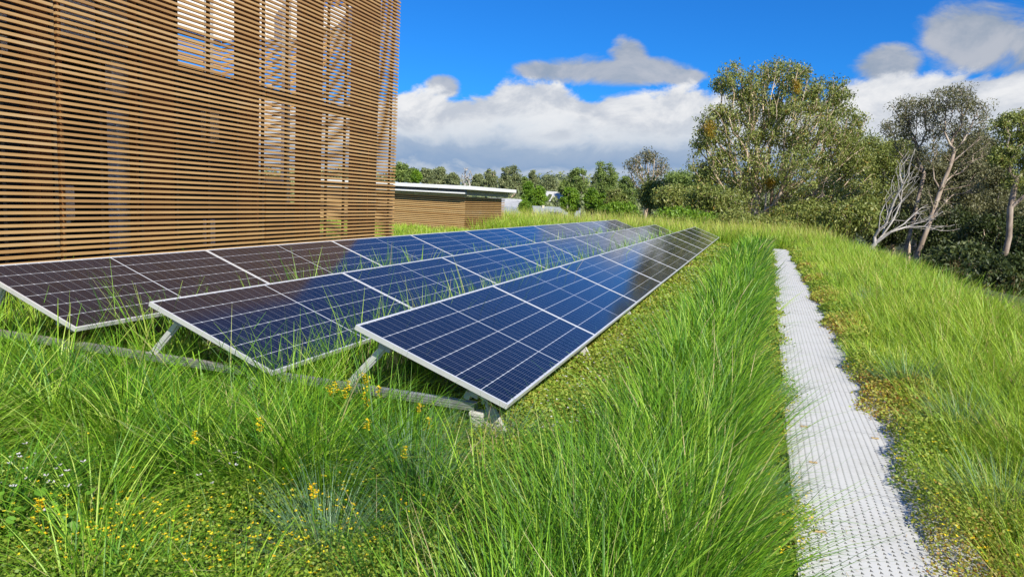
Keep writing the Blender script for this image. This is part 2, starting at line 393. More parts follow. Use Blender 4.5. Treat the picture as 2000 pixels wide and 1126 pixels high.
while y < PY1: perforated(y, y + STEP); y += STEP
tag(pm.build('path', M['walk']), kind='structure')
base = MB()
for k in range(60):
    y0 = PY0 + k * .5
    base.box((path_x(y0) + .04, y0, .0), (path_x(y0) + PWID - .04, y0 + .04, .05))
# clips
clip_spots = [((1601, 1037), 'tan clip on the white walkway nearest the bottom of the photo', 1), ((1570, 832), 'tan clip at the left edge of the walkway halfway along its near stretch', 0),
              ((1588, 902), 'tan clip lying on the walkway between the two larger left ones', 0), ((1674, 790), 'tan clip near the tawny clump that spills on the walkway', 0),
              ((1750, 932), 'tan clip at the right edge of the walkway beside its shadow', 0), ((1709, 855), 'tan clip near the right edge of the walkway between two spilling clumps', 0)]
for (q, lab, big) in clip_spots:
    p = on_z(q[0], q[1], .078); e_ = empty('clip', p, R(8)); tag(e_, lab, 'clip', 'tan clips on the walkway')
    s_ = 1.0 if big else .8
    c_ = MB(); c_.box((-.03 * s_, -.012, 0), (.03 * s_, .012, .004)); c_.build('plate', M['tan'], e_, bevel=.001)
    c_ = MB(); c_.tube([(0, 0, .003), (0, 0, .009)], .005, 8); c_.build('screw', M['galv'], e_)

# ------------------------------------------------------------------ solar panels
TH = .3406
rows = [((-2.378, 3.979, .726), 'right', 'row nearest the walkway'), ((-4.077, 3.970, .714), 'middle', 'middle row'), ((-5.851, 3.958, .823), 'left', 'row beside the slatted building')]
ordn = ['nearest', 'second', 'third', 'fourth', 'fifth', 'sixth', 'seventh', 'eighth', 'ninth', 'tenth', 'farthest']
PITCH = 2.545
def make_panel():
    root = empty('solar_panel'); f_ = MB(); L, Wd = PL, PW; d = .035; lip = .014
    # frame: four profiles; local x along slope, y along row
    f_.box((0, 0, -d), (lip, L, 0)); f_.box((Wd - lip, 0, -d), (Wd, L, 0))
    f_.box((lip, 0, -d), (Wd - lip, lip, 0)); f_.box((lip, L - lip, -d), (Wd - lip, L, 0))
    f_.box((lip, lip, -d), (lip + .018, L - lip, -d + .002)); f_.box((Wd - lip - .018, lip, -d), (Wd - lip, L - lip, -d + .002))
    f_.build('frame', M['alu'], root, bevel=.0015)
    g_ = MB(); g_.quads([(lip, lip, -.003), (Wd - lip, lip, -.003), (Wd - lip, L - lip, -.003), (lip, L - lip, -.003)], [(0, 1, 2, 3)])
    gl = g_.build('glass_face', M['cells'], root)
    uvl = gl.data.uv_layers.new(name='UVMap')
    for lp in gl.data.loops:
        c_ = gl.data.vertices[lp.vertex_index].co; uvl.data[lp.index].uv = (c_.y - L / 2, c_.x - Wd / 2)
    b_ = MB(); b_.box((lip, lip, -.010), (Wd - lip, L - lip, -.006)); b_.build('back_sheet', M['white'], root)
    j_ = MB(); j_.box((.3, L / 2 - .05, -.03), (.38, L / 2 + .05, -.011)); j_.build('junction_box', M['black'], root, bevel=.003)
    return root
proto = make_panel(); first = True
for (o3, nm, rl) in rows:
    for k in range(11):
        r_ = proto if first else proto.copy()
        if not first:
            COL.objects.link(r_)
            for ch in proto.children:
                c_ = ch.copy(); COL.objects.link(c_); c_.parent = r_
        first = False
        r_.location = (o3[0], o3[1] + k * PITCH, o3[2]); r_.rotation_euler = (0, TH + random.uniform(-.0018, .0018), random.uniform(-.0006, .0006))
        look = 'dark' if k < 3 else ('blue sheened' if k < 6 else 'grey sheened')
        word = {0: 'panel at the near end', 10: 'panel at the far end'}.get(k, ordn[k] + ' panel from the near end')
        tag(r_, '%s of the %s of solar panels' % (word, rl), 'solar panel', 'solar panels in three tilted rows')

# front rail, stands
def rail(y, z, x0, x1, label):
    r_ = MB(); prof_ = [(-.03, 0), (.03, 0), (.03, .05), (.012, .05), (.012, .044), (-.012, .044), (-.012, .05), (-.03, .05)]
    n = len(prof_); V = [(x0, y + a, z + b) for a, b in prof_] + [(x1, y + a, z + b) for a, b in prof_]
    F = [(i_, (i_ + 1) % n, n + (i_ + 1) % n, n + i_) for i_ in range(n)]
    r_.quads(V, F)
    for zz in (.014, .03): r_.box((x0, y - .033, z + zz), (x1, y - .0302, z + zz + .006))
    return tag(r_.build('mounting_rail', M['galv']), label, 'rail', 'galvanised rails under the solar panels')
rail(4.09, .245, -6.45, -1.56, 'galvanised rail lying in the grass below the near ends of all three panel rows')
for k in range(1, 11):
    rail(4.0 + k * PITCH, .20, -6.3, -1.62, 'galvanised rail hidden under the panels behind the near ones')

def stand(o3, y, label, front):
    """rear strut with its clamp, front clamp and foot"""
    x0, _, z0 = o3; c, s_ = math.cos(TH), math.sin(TH)
    root = empty('mounting_stand', (x0 + .9 * c, y, 0)); tag(root, label, 'stand', 'stands that carry the solar panels')
    def loc(a, dz=0): return np.array([x0 + a * c - (x0 + .9 * c) - .04 * s_ * 0, 0, z0 - a * s_ - .037 + dz])
    # rear strut
    top = loc(.17, -.05); bot = np.array([top[0] - .26, 0, .295])
    m_ = MB(); m_.bar(bot, top, .035, .035); m_.bar(bot + (0, .012, 0), top + (0, .012, 0), .02, .055); m_.build('strut', M['alu'], root, bevel=.003)
    m_ = MB(); tt = loc(.19, -.03); Mx = (np.array([[c, 0, s_], [0, 1, 0], [-s_, 0, c]]), tt)
    m_.box((-.045, -.035, -.035), (.045, .03, .028), M=Mx); m_.box((-.02, -.04, .028), (.02, .012, .034), M=Mx)
    m_.build('rear_clamp', M['plastic'], root, bevel=.005)
    # front clamp: two curved claws around a pin
    m_ = MB(); ft = loc(.90, -.045); Mf = (Mx[0], ft)
    m_.box((-.075, -.035, -.02), (-.005, .03, .045), M=Mf); m_.box((-.095, -.03, -.055), (-.055, .025, -.005), M=Mf)
    for k in range(6):
        a0 = -.3 + k * .42; a1 = a0 + .46; r0, r1 = .028, .048
        Vv = [(r0*math.cos(a), yy, r0*math.sin(a)) for a in (a0, a1) for yy in (-.03, .02)] + [(r1*math.cos(a), yy, r1*math.sin(a)) for a in (a0, a1) for yy in (-.03, .02)]
        Vv = (np.array(Vv) + (.03, 0, -.03)) @ Mx[0].T + ft
        m_.quads(Vv, [(0,1,3,2),(4,6,7,5),(0,2,6,4),(1,5,7,3),(0,4,5,1),(2,3,7,6)])
    m_.build('front_clamp', M['plastic'], root, bevel=.004)
    m_ = MB(); m_.tube([ft + (.03, -.04, -.03), ft + (.03, .03, -.03)], .012, 10); m_.build('pin', M['galv'], root)
    # foot block and its angled wing
    m_ = MB(); m_.box((-.055, -.04, 0), (.03, .04, .24)); m_.box((-.06, -.045, .215), (.035, .045, .2448))
    m_.build('foot', M['plastic'], root, bevel=.006)
    m_ = MB(); P_ = np.array([(.034, .01, .29), (.085, .01, .27), (.17, .01, .13), (.12, .01, .07), (.034, .01, .09)])
    Q_ = P_ + (0, .035, 0); Vv = np.vstack([P_, Q_, [P_.mean(0)], [Q_.mean(0)]])
    m_.quads(Vv, [(i_, (i_+1) % 5, 5 + (i_+1) % 5, 5 + i_) for i_ in range(5)] + [(i_, (i_+1) % 5, 10, 10) for i_ in range(5)] + [(5+(i_+1) % 5, 5+i_, 11, 11) for i_ in range(5)])
    m_.build('wing', M['plastic'], root, bevel=.004)
    return root
for (o3, nm, rl) in rows:
    for k in range(0, 3):
        stand(o3, 4.085 + k * PITCH - (.0 if k == 0 else .09), ('stand with clamps under the near end of the %s' if k == 0 else ('stand under the first joint of the %s' if k == 1 else 'stand under the second joint of the %s')) % rl, k == 0)

# ------------------------------------------------------------------ slatted building
XB, XI, BZ0, BZ1, PT = -8.0, -13.0, .22, 6.4, .0735
y0b, y1b = -1.24, 15.0
root = empty('slatted_building', (XB, 10, 0)); tag(root, 'tall plant enclosure screened with brown horizontal timber battens', 'building')
root_loc = np.array([XB, 10, 0.])
def slats_x(x, ya, yb, z0, z1, depth=.045, hgt=.034, name='batten_screen', mat='batten', sg=1, side=None):
    m_ = MB(); z = z0
    while z < z1:
        jx = RNG.normal(0, .0015); jz = RNG.normal(0, .0012)
        m_.box((x - depth + jx - root_loc[0], ya - root_loc[1], z + jz), (x + jx - root_loc[0], yb - root_loc[1] + RNG.normal(0, .003), z + hgt + jz), RNG.uniform(.2, .75))
        z += PT
    return m_.build(name, M[mat], root)
def slats_y(y, xa, xb, z0, z1, depth=.04, hgt=.034, name='batten_screen'):
    m_ = MB(); z = z0
    while z < z1:
        m_.box((xa - root_loc[0], y - root_loc[1], z), (xb - root_loc[0], y + depth - root_loc[1], z + hgt), RNG.uniform(0, 1)); z += PT
    return m_.build(name, M['batten_x_lit'], root)
seams = [y0b, 2.61, 6.46, 10.31, 14.16, 15.0]
for a, b_ in zip(seams[:-1], seams[1:]): slats_x(XB, a + .018, b_ - .018, BZ0, BZ1)
for a, b_ in ((-1.2, 2.6), (2.62, 6.45), (6.47, 10.3), (10.32, 15.0)): slats_x(XI, a, b_, BZ0 + .03, BZ1 - 1.2)
slats_y(y1b - .045, -12.95, XB - .05, BZ0 + .02, BZ1, name='end_batten_screen')
# uprights behind the battens
y = 2.61
while y < 15.0:
    wide = any(abs(y - s_) < .05 for s_ in seams)
    m_ = MB(); m_.box((XB - .09 - root_loc[0], y - .022 - 10, .1), (XB - .0515 - root_loc[0], y + .022 - 10, BZ1 + .1)); m_.build('upright', M['black'], root)
    y += .6417
m_ = MB(); m_.box((XB - .07 - root_loc[0], -1.24 - 10, .08), (XB - .0 - root_loc[0], 15.0 - 10, .16)); m_.build('base_rail', M['black'], root)
m_ = MB(); m_.box((-13.2 - root_loc[0], -1.24 - 10, .0), (XB - .1 - root_loc[0], 15.0 - 10, .06)); m_.build('floor_slab', M['concrete'], root)
# timber clad piers inside, close behind the screen
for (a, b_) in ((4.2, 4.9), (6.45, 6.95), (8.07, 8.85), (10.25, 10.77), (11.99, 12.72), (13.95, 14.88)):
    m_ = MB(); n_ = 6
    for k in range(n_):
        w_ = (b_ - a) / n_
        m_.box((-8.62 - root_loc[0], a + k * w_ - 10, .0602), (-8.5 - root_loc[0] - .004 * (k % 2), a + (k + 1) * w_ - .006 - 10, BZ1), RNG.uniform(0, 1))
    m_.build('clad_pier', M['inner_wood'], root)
# white panels added on the far and end sides for bright gaps up high
m_ = MB(); m_.box((-12.94 - root_loc[0], 9 - 10, 5.05), (-12.86 - root_loc[0], 14.88 - 10, 7.2)); m_.build('white_backing', M['white'], root)
m_ = MB(); m_.box((-12.855 - root_loc[0], 14.82 - 10, 5.05), (-10.6 - root_loc[0], 14.88 - 10, 7.2)); m_.build('white_backing', M['white'], root)
m_ = MB(); m_.box((-10.595 - root_loc[0], 14.82 - 10, 5.3), (-8.9 - root_loc[0], 14.88 - 10, 5.75)); m_.build('white_backing', M['white'], root)
# black inner wall with openings, added so gaps between the battens stay dark
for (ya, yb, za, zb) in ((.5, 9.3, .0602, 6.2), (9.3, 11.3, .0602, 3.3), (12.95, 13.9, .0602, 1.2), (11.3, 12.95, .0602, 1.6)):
    m_ = MB(); m_.box((-9.62 - root_loc[0], ya - 10, za), (-9.5 - root_loc[0], yb - .002 - 10, zb)); m_.build('added_dark_wall', M['black'], root)
# steel beams and posts inside
for zz in (3.2, 5.6):
    m_ = MB(); m_.box((-8.85 - root_loc[0], -1.2 - 10, zz), (-8.7 - root_loc[0], 14.9 - 10, zz + .16)); m_.build('beam', M['dark'], root)
for yy in (2.6, 6.4, 10.3, 14.2):
    for xx in (-12.8, -10.6):
        m_ = MB(); m_.box((xx - root_loc[0], yy - 10, .0602), (xx + .14 - root_loc[0], yy + .14 - 10, BZ1 - .02)); m_.build('post', M['galv'], root)
# plant standing inside
def plant_box(name, lab, cat, a, b_, mat, louvre=0):
    c_ = [(a[k] + b_[k]) / 2 for k in range(3)]; e_ = empty(name, (c_[0], c_[1], a[2])); tag(e_, lab, cat)
    m_ = MB(); A_ = np.array(a) - (c_[0], c_[1], a[2]); B_ = np.array(b_) - (c_[0], c_[1], a[2])
    m_.box(A_, B_); m_.build('casing', M[mat], e_, bevel=.02)
    m_ = MB()
    for k in range(louvre):
        z = A_[2] + (k + .5) * (B_[2] - A_[2]) / louvre
        m_.box((B_[0] + .002, A_[1] + .08, z), (B_[0] + .03, B_[1] - .08, z + .35 * (B_[2] - A_[2]) / louvre))
    if louvre: m_.build('louvre', M['grey'], e_)
    m_ = MB(); m_.box((A_[0] + .05, A_[1] + .05, -.06 if a[2] > .1 else 0), (B_[0] - .05, B_[1] - .05, 0.0)) if a[2] > .1 else m_.box((B_[0] + .002, A_[1] + .1, .05), (B_[0] + .02, A_[1] + .3, .3))
    m_.build('base_frame', M['galv'], e_)
plant_box('ventilation_unit', 'pale grey ventilation unit high behind the second bay of the batten screen', 'ventilation unit', (-9.45, 7.45, 3.3), (-9.15, 8.7, 5.2), 'white', 9)
plant_box('air_duct', 'pale blue upright duct seen through the battens between two piers', 'duct', (-8.95, 7.98, .07), (-8.75, 8.30, 2.55), 'blueduct')
plant_box('cabinet', 'white cabinet just above the pale blue duct behind the battens', 'cabinet', (-8.85, 7.88, 2.75), (-8.72, 8.35, 3.28), 'white')
plant_box('cabinet', 'cream cabinet behind the middle of the batten screen at eye level', 'cabinet', (-8.85, 9.72, 2.3), (-8.72, 10.02, 2.78), 'cream')
plant_box('cabinet', 'white cabinet high at the left edge of the photo behind the battens', 'cabinet', (-8.85, 5.9, 3.0), (-8.72, 6.42, 3.5), 'white')
plant_box('water_tank', 'cream tank low behind the far right bay of the batten screen', 'tank', (-11.8, 15.2 - 1.6, .07), (-10.6, 14.6, 1.7), 'cream')
plant_box('bracket', 'small white bracket low behind the second bay of battens', 'bracket', (-8.82, 7.1, .97), (-8.74, 7.28, 1.44), 'white')
plant_box('bracket', 'small white bracket just above the left row of panels behind the battens', 'bracket', (-8.82, 9.72, .52), (-8.74, 9.95, .95), 'white')
for k, (xx, yy, lab) in enumerate(((-9.4, 7.6, 'grey pipe standing left of the pale duct behind the battens'), (-9.6, 11.3, 'grey pipe between the middle piers behind the battens'), (-9.9, 5.6, 'grey pipe behind the leftmost bay of battens'))):
    m_ = MB(); m_.tube([(xx, yy, .062), (xx, yy, 2.4), (xx - .05, yy, 2.5), (xx - .8, yy, 2.55)], .05, 10)
    tag(m_.build('pipe', M['galv'], smooth=True), lab, 'pipe')

# ------------------------------------------------------------------ small slatted building with flat white roof
cx_, cy_, ex_, ey_, ht = -11.45, 27.6, -19.5, 32.6, 1.50
root = empty('roof_pavilion', (cx_, cy_, 0)); tag(root, 'low pavilion with timber battens, front toned sunlit, under a flat white roof', 'building')
def pb(name, mat, a, b_, **k):
    m_ = MB(); m_.box(np.array(a) - (cx_, cy_, 0), np.array(b_) - (cx_, cy_, 0)); return m_.build(name, M[mat], root, **k)
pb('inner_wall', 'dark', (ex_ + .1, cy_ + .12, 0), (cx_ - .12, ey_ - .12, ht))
m_ = MB(); z = .08
while z < ht - .03:
    m_.box((ex_ - cx_, 0, z), (0, .035, z + .044), RNG.uniform(.3, 1)); z += .080
m_.build('front_battens', M['batten_x_lit'], root)  # front coloured brighter than the side, as if in full sun
m_ = MB(); z = .08
while z < ht - .03:
    m_.box((-.035, .037, z), (0, ey_ - cy_, z + .036), RNG.uniform(0, .8)); z += .080
m_.build('side_battens', M['batten'], root)
pb('fascia_lower', 'cream', (ex_, cy_ - .02, ht), (cx_ + .02, cy_ + .10, ht + .07))
pb('fascia', 'grey', (ex_, cy_ - .10, ht + .0702), (cx_ + .12, ey_ + .1, ht + .30))
pb('gutter', 'white', (ex_, cy_ - .30, ht + .12), (cx_ + .10, cy_ - .1002, ht + .19))
pb('roof', 'white', (ex_ - .3, cy_ - .40, ht + .3002), (cx_ + .42, ey_ + .45, ht + .45), bevel=.01)

# ------------------------------------------------------------------ houses in the valley
def house(px, py, depth, w, d, wall_h, roof_h, yaw, label, wall, roof, chim=False):
    p = at(px, py, depth); z = p[2]
    gz = float(height(p[0], p[1])); 
    e_ = empty('house', (p[0], p[1], gz), yaw); tag(e_, label, 'house')
    hz = z - gz
    m_ = MB(); m_.box((-w/2, -d/2, 0), (w/2, d/2, hz - roof_h)); m_.build('wall', M[wall], e_)
    m_ = MB(); o = .4; zr = hz - roof_h
    V = [(-w/2-o, -d/2-o, zr), (w/2+o, -d/2-o, zr), (w/2+o, d/2+o, zr), (-w/2-o, d/2+o, zr), (-w/2-o, 0, hz), (w/2+o, 0, hz)]
    m_.quads(V, [(0, 1, 5, 4), (2, 3, 4, 5), (1, 0, 3, 2)]); rf = m_.build('roof', M[roof], e_)
    m_ = MB()
    V = [(-w/2, -d/2, zr+.02), (-w/2, d/2, zr+.02), (-w/2, 0, hz-.2), (w/2, -d/2, zr+.02), (w/2, d/2, zr+.02), (w/2, 0, hz-.2)]
    m_.quads(V, [(0, 2, 1, 1), (3, 4, 5, 5)]); m_.build('gable', M[wall], e_)
    for k in range(3):
        m_ = MB(); xk = -w/2 + w * (k + .5) / 3
        m_.box((xk - .6, -d/2 - .04, zr - 1.7), (xk + .6, -d/2 - .002, zr - .5)); wn = m_.build('window', M['dark'], e_)
    m_ = MB(); m_.box((-w/2-o, -d/2-o-.1, zr-.12), (w/2+o, -d/2-o-.002, zr + .02)); m_.build('gutter', M['white'], e_)
    if chim:
        for xx in (-w*.28, w*.2):
            m_ = MB(); m_.box((xx - .13, -.5, hz - .5), (xx + .13, -.25, hz + .12)); m_.build('chimney', M['cream'], rf)
house(1085, 404, 85, 5.2, 6.5, 2.6, 1.35, R(14), 'grey metal roofed brick house just beyond the far grass', 'brick', 'zinc', True)
house(998, 388, 92, 5, 8, 2.7, 1.3, R(10), 'grey roofed house beside the white roofed pavilion', 'cream', 'zinc_pale')
house(1003, 404, 80, 3, 6, 2.5, .9, R(0), 'small blue grey roofed brick shed beside the pavilion', 'brick', 'zinc')
house(1083, 374, 120, 2.6, 5, 3, 1.5, R(30), 'white house half hidden between the bright green trees', 'white', 'zinc_pale')
house(1022, 394, 88, 2.6, 5, 2.6, .8, R(-20), 'cream walled house behind the bright green trees', 'cream', 'zinc_pale')

# ------------------------------------------------------------------ trees
def skeleton(base, fork, targets, alpha=.4, jit=.06, seed=0, rmin=.012, rmax=.2, bow=.06, power=2.2):
    rng = np.random.default_rng(seed)
    nodes = [np.array(base, float)]; par = [-1]; pl = [0.]
    base = np.array(base, float); fork = np.array(fork, float)
    K_ = 4
    for k in range(1, K_ + 1):
        p = base + (fork - base) * k / K_ + rng.normal(0, jit * .6, 3) * (k < K_) * (1, 1, .2)
        nodes.append(p); par.append(len(nodes) - 2); pl.append(pl[-1] + np.linalg.norm(nodes[-1] - nodes[-2]))
    order = np.argsort(np.linalg.norm(targets - fork, axis=1))
    terms = []
    cap = len(targets) * 5 + 20
    NP = np.zeros((cap, 3)); NL = np.zeros(cap); n = len(nodes); NP[:n] = nodes; NL[:n] = pl
    for ti in order:
        q = targets[ti]
        d = np.linalg.norm(NP[1:n] - q, axis=1)
        down = np.clip(NP[1:n, 2] - q[2], 0, None)
        cost = d + alpha * NL[1:n] + down * .7
        i_ = int(np.argmin(cost)) + 1; L = d[i_ - 1]
        segs = max(1, min(4, int(L / .55)))
        prev = i_; p0 = NP[i_].copy()
        for k in range(1, segs + 1):
            f_ = k / segs; p = p0 + (q - p0) * f_
            if k < segs: p = p + rng.normal(0, jit * min(1.5, L), 3) * .8; p[2] -= bow * L * 4 * f_ * (1 - f_) * (1 if rng.random() < .8 else -1)
            NP[n] = p; par.append(prev); NL[n] = NL[prev] + np.linalg.norm(p - NP[prev]); prev = n; n += 1
        terms.append(prev)
    NP = NP[:n]; par = np.array(par)
    r = np.zeros(n); acc = np.zeros(n); haschild = np.zeros(n, bool); haschild[par[par >= 0]] = True
    for k in range(n - 1, -1, -1):
        r[k] = rmin if acc[k] == 0 else acc[k] ** (1 / power)
        if par[k] >= 0: acc[par[k]] += r[k] ** power
    r = rmin + (r - rmin) * (rmax - rmin) / max(1e-6, r[0] - rmin)
    return NP, par, r, np.array(terms)

def limbs(mb, NP, par, r, thin=.02):
    k = np.arange(len(NP)); k = k[par >= 0]
    A = NP[par[k]]; B = NP[k]; ra = np.minimum(r[par[k]], r[k] * 1.45); rb = r[k]
    D = B - A; L = np.linalg.norm(D, axis=1); ok = L > 1e-4; A, B, ra, rb, D, L = A[ok], B[ok], ra[ok], rb[ok], D[ok], L[ok]
    D /= L[:, None]
    for big in (True, False):
        s_ = (rb > thin) == big
        if not s_.any(): continue
        n = 8 if big else 4
        ref = np.where(np.abs(D[s_, 2:3]) < .9, np.array([[0, 0, 1.]]), np.array([[1., 0, 0]]))
        a = np.cross(D[s_], ref); a /= np.linalg.norm(a, axis=1)[:, None]; b2 = np.cross(D[s_], a)
        an = np.arange(n) * 2 * math.pi / n
        ring = np.cos(an)[None, :, None] * a[:, None] + np.sin(an)[None, :, None] * b2[:, None]
        ext = D[s_] * (rb[s_] * .3)[:, None]
        V0 = (A[s_] - ext)[:, None] + ring * ra[s_][:, None, None]; V1 = (B[s_] + ext)[:, None] + ring * rb[s_][:, None, None]
        V = np.concatenate([V0, V1], 1); c_ = len(V)
        base = np.array([(j, (j + 1) % n, n + (j + 1) % n, n + j) for j in range(n)])
        mb.quads(V.reshape(-1, 3), (base[None] + (np.arange(c_) * 2 * n)[:, None, None]).reshape(-1, 4))

def leaves(mb, C, per, rad, size, rng, droop=.5, aspect=.36, tint_c=None, flat=.75, tl=.18):
    """leaf rhombs scattered round cluster centres C"""
    n = len(C) * per
    c_ = np.repeat(C, per, 0); rr = np.repeat(np.broadcast_to(rad, (len(C),)), per)
    g_ = rng.normal(0, 1, (n, 3)); g_ /= np.linalg.norm(g_, axis=1)[:, None]; g_ *= (rng.random(n) ** .45)[:, None]
    P = c_ + g_ * rr[:, None] * (1, 1, flat)
    d = rng.normal(0, 1, (n, 3)); d[:, 2] -= droop * 1.6; d /= np.linalg.norm(d, axis=1)[:, None]
    q = rng.normal(0, 1, (n, 3)); sd_ = np.cross(d, q); sd_ /= np.linalg.norm(sd_, axis=1)[:, None]
    L = size * rng.uniform(.6, 1.25, n)[:, None]
    a = P; b2 = P + d * L * .45 + sd_ * L * aspect / 2; c2 = P + d * L; e = P + d * L * .45 - sd_ * L * aspect / 2
    V = np.stack([a, b2, c2, e], 1).reshape(-1, 3)
    tc_ = rng.uniform(.25, .75, len(C)) if tint_c is None else tint_c
    tt = np.clip(np.repeat(tc_, per) + rng.normal(0, tl, n), 0, 1)
    mb.quads(V, (np.arange(4)[None] + (np.arange(n) * 4)[:, None]), np.repeat(tt, 4))

def ell_points(rng, blobs, shell=.35):
    out = []
    for (c_, r_, n) in blobs:
        g_ = rng.normal(0, 1, (n, 3)); g_ /= np.linalg.norm(g_, axis=1)[:, None]
        g_ *= (shell + (1 - shell) * rng.random(n) ** .5)[:, None]
        out.append(np.array(c_) + g_ * np.array(r_))
    return np.concatenate(out)

def tree(name, label, cat, base, fork, blobs, seed, barkm, leafm, rmax=.25, alpha=.35, per=60, crad=.42, lsize=.15, droop=.6, rmin=.014, group=None, jit=.06, stems=1, bow=.05, mist=None, flat=.75, power=2.2, trunk_name='trunk', aspect=.36, bare=0.0, more=1.0):
    rng = np.random.default_rng(seed); base = np.array(base, float)
    e_ = empty(name, base); tag(e_, label, cat, group)
    T = ell_points(rng, [(np.array(c_) - base, r_, int(n * more)) for c_, r_, n in blobs])
    NP, par, r, terms = skeleton((0, 0, 0), np.array(fork) - base, T, alpha, jit, seed, rmin, rmax, bow, power)
    tb = MB(); limbs(tb, NP, par, r); tb.build(trunk_name, M[barkm], e_, smooth=True)
    C = NP[terms]
    if bare: C = C[rng.random(len(C)) > bare]
    # a few clusters along the last twigs
    C2 = .55 * NP[terms] + .45 * NP[par[terms]]; C2 = C2[rng.random(len(C2)) < .45]
    if per:
        lb = MB(); CC = np.concatenate([C, C2 if not bare else C2[:0]])
        leaves(lb, CC, per, crad * rng.uniform(.6, 1.3, len(CC)), lsize, rng, droop, aspect=aspect, flat=flat)
        lb.build('crown', M[leafm], e_)
    if mist:
        mbm = MB()
        for q in mist: leaves(mbm, np.array([np.array(q[0]) - base + rng.normal(0, q[1] * .35, 3) * (1, 1, 1.6) for _ in range(7)]), 70, q[1] * .6, .13, rng, 1.2)
        mbm.build('mistletoe', M['mistletoe'], e_)
    return e_

# blob helper: pixel ellipse at a depth -> world ellipsoid
def bl(px, py, rx, ry, depth, n, thick=None, dd=0):
    s_ = depth / FPX; return (at(px, py, depth + dd), (rx * s_, (thick or rx * s_ * .8), ry * s_), n)
def gp(px, depth, dz=0):
    p = at(px, 430, depth); return np.array([p[0], p[1], float(height(p[0], p[1])) + dz])

D0 = 46
tree('gum_tree', 'large spreading many stemmed gum tree with pale limbs behind the end of the walkway', 'tree', gp(1487, D0), at(1480, 428, D0),
     [bl(1440, 160, 45, 38, D0, 70), bl(1530, 145, 50, 30, D0, 80), bl(1610, 185, 50, 35, D0, 80), bl(1650, 240, 42, 45, D0, 70, dd=1), bl(1400, 240, 38, 38, D0, 55),
      bl(1372, 270, 20, 22, D0, 24), bl(1480, 215, 60, 45, D0, 70, dd=2), bl(1560, 240, 70, 50, D0, 90, dd=-1), bl(1640, 310, 55, 50, D0, 80), bl(1545, 330, 80, 45, D0, 90, dd=-2),
      bl(1440, 330, 60, 50, D0, 70), bl(1385, 345, 35, 40, D0, 40, dd=1), bl(1600, 385, 80, 40, D0, 90, dd=-1), bl(1670, 340, 40, 60, D0, 70), bl(1610, 280, 60, 50, D0, 60), bl(1440, 255, 55, 60, D0, 60), bl(1500, 290, 60, 60, D0, 60), bl(1380, 320, 38, 40, D0, 30), bl(1525, 190, 80, 40, D0, 60), bl(1420, 400, 60, 30, D0, 50, dd=-2)],
     21, 'bark_pale', 'gum', rmax=.52, alpha=.80, per=30, crad=.50, lsize=.18, rmin=.018, jit=.08, power=1.85, bow=.08, more=1.25,
     mist=[(at(1385, 245, D0 - 1), .55), (at(1505, 355, D0 - 2), .4), (at(1556, 168, D0 - 1.5), .42)], aspect=.42)
D1 = 38
tree('gum_tree', 'tall sparse grey green gum tree whose trunk leans right beside the dead leaning one', 'tree', gp(1790, D1), at(1858, 318, D1),
     [bl(1862, 192, 44, 30, D1, 80), bl(1905, 228, 28, 40, D1, 50), bl(1850, 250, 45, 30, D1, 50, dd=1), bl(1900, 285, 40, 30, D1, 40), bl(1825, 300, 30, 25, D1, 20), bl(1890, 350, 45, 40, D1, 36), bl(1830, 400, 40, 40, D1, 24)], 33, 'bark_mid', 'gum_dull', rmax=.13, alpha=.62, per=34, crad=.40, lsize=.14, rmin=.012, power=1.8, bare=.08, bow=.08, jit=.09)
tree('gum_tree', 'slender grey green gum tree standing just left of the leaning one, crown open and flat', 'tree', gp(1770, D1 + 2), at(1805, 340, D1 + 2),
     [bl(1778, 212, 36, 24, D1 + 2, 60), bl(1752, 248, 26, 26, D1 + 2, 36), bl(1800, 250, 40, 28, D1 + 2, 50), bl(1775, 290, 34, 24, D1 + 2, 30), bl(1820, 215, 22, 20, D1 + 2, 24)], 34, 'bark_mid', 'gum_dull', rmax=.10, alpha=.62, per=34, crad=.42, lsize=.14, rmin=.012, power=1.8, bare=.08, bow=.08, jit=.09)
tree('gum_tree', 'tall gum tree with twisted pale trunk at the right edge of the photo', 'tree', gp(1975, 32), at(1985, 350, 32),
     [bl(1990, 250, 45, 30, 32, 70), bl(2040, 290, 50, 50, 32, 70), bl(1960, 300, 25, 25, 32, 30), bl(2010, 350, 40, 30, 32, 40)], 35, 'bark_mid', 'gum', rmax=.13, power=1.9, jit=.1, alpha=.36, per=70, crad=.36, lsize=.13)
tree('gum_tree', 'olive gum tree filling the gap between the large gum and the sparse one', 'tree', gp(1715, 58), at(1715, 400, 58),
     [bl(1700, 300, 55, 35, 58, 90), bl(1740, 330, 50, 45, 58, 90), bl(1690, 380, 60, 35, 58, 70), bl(1760, 290, 25, 22, 58, 25)], 41, 'bark_grey', 'gum', rmax=.3, alpha=.2, per=70, crad=.75, lsize=.24)
tree('gum_tree', 'brownish olive tree behind the sparse gum and left of the right edge trunk', 'tree', gp(1905, 44), at(1900, 400, 44),
     [bl(1880, 330, 55, 38, 44, 110), bl(1935, 330, 50, 45, 44, 100), bl(1870, 400, 60, 35, 44, 80), bl(1945, 400, 50, 40, 44, 70), bl(1900, 285, 40, 25, 44, 50), bl(1815, 330, 40, 35, 44, 60)], 42, 'bark_grey', 'gum_dull', rmax=.26, alpha=.24, per=60, crad=.55, lsize=.19)
tree('gum_tree', 'dark tree beyond the right edge whose crown leans into the photo', 'tree', gp(2110, 34), at(2110, 330, 34),
     [bl(2090, 300, 70, 70, 34, 120), bl(2150, 360, 80, 70, 34, 90)], 43, 'bark_grey', 'gum', rmax=.26, alpha=.24, per=60, crad=.5, lsize=.16)
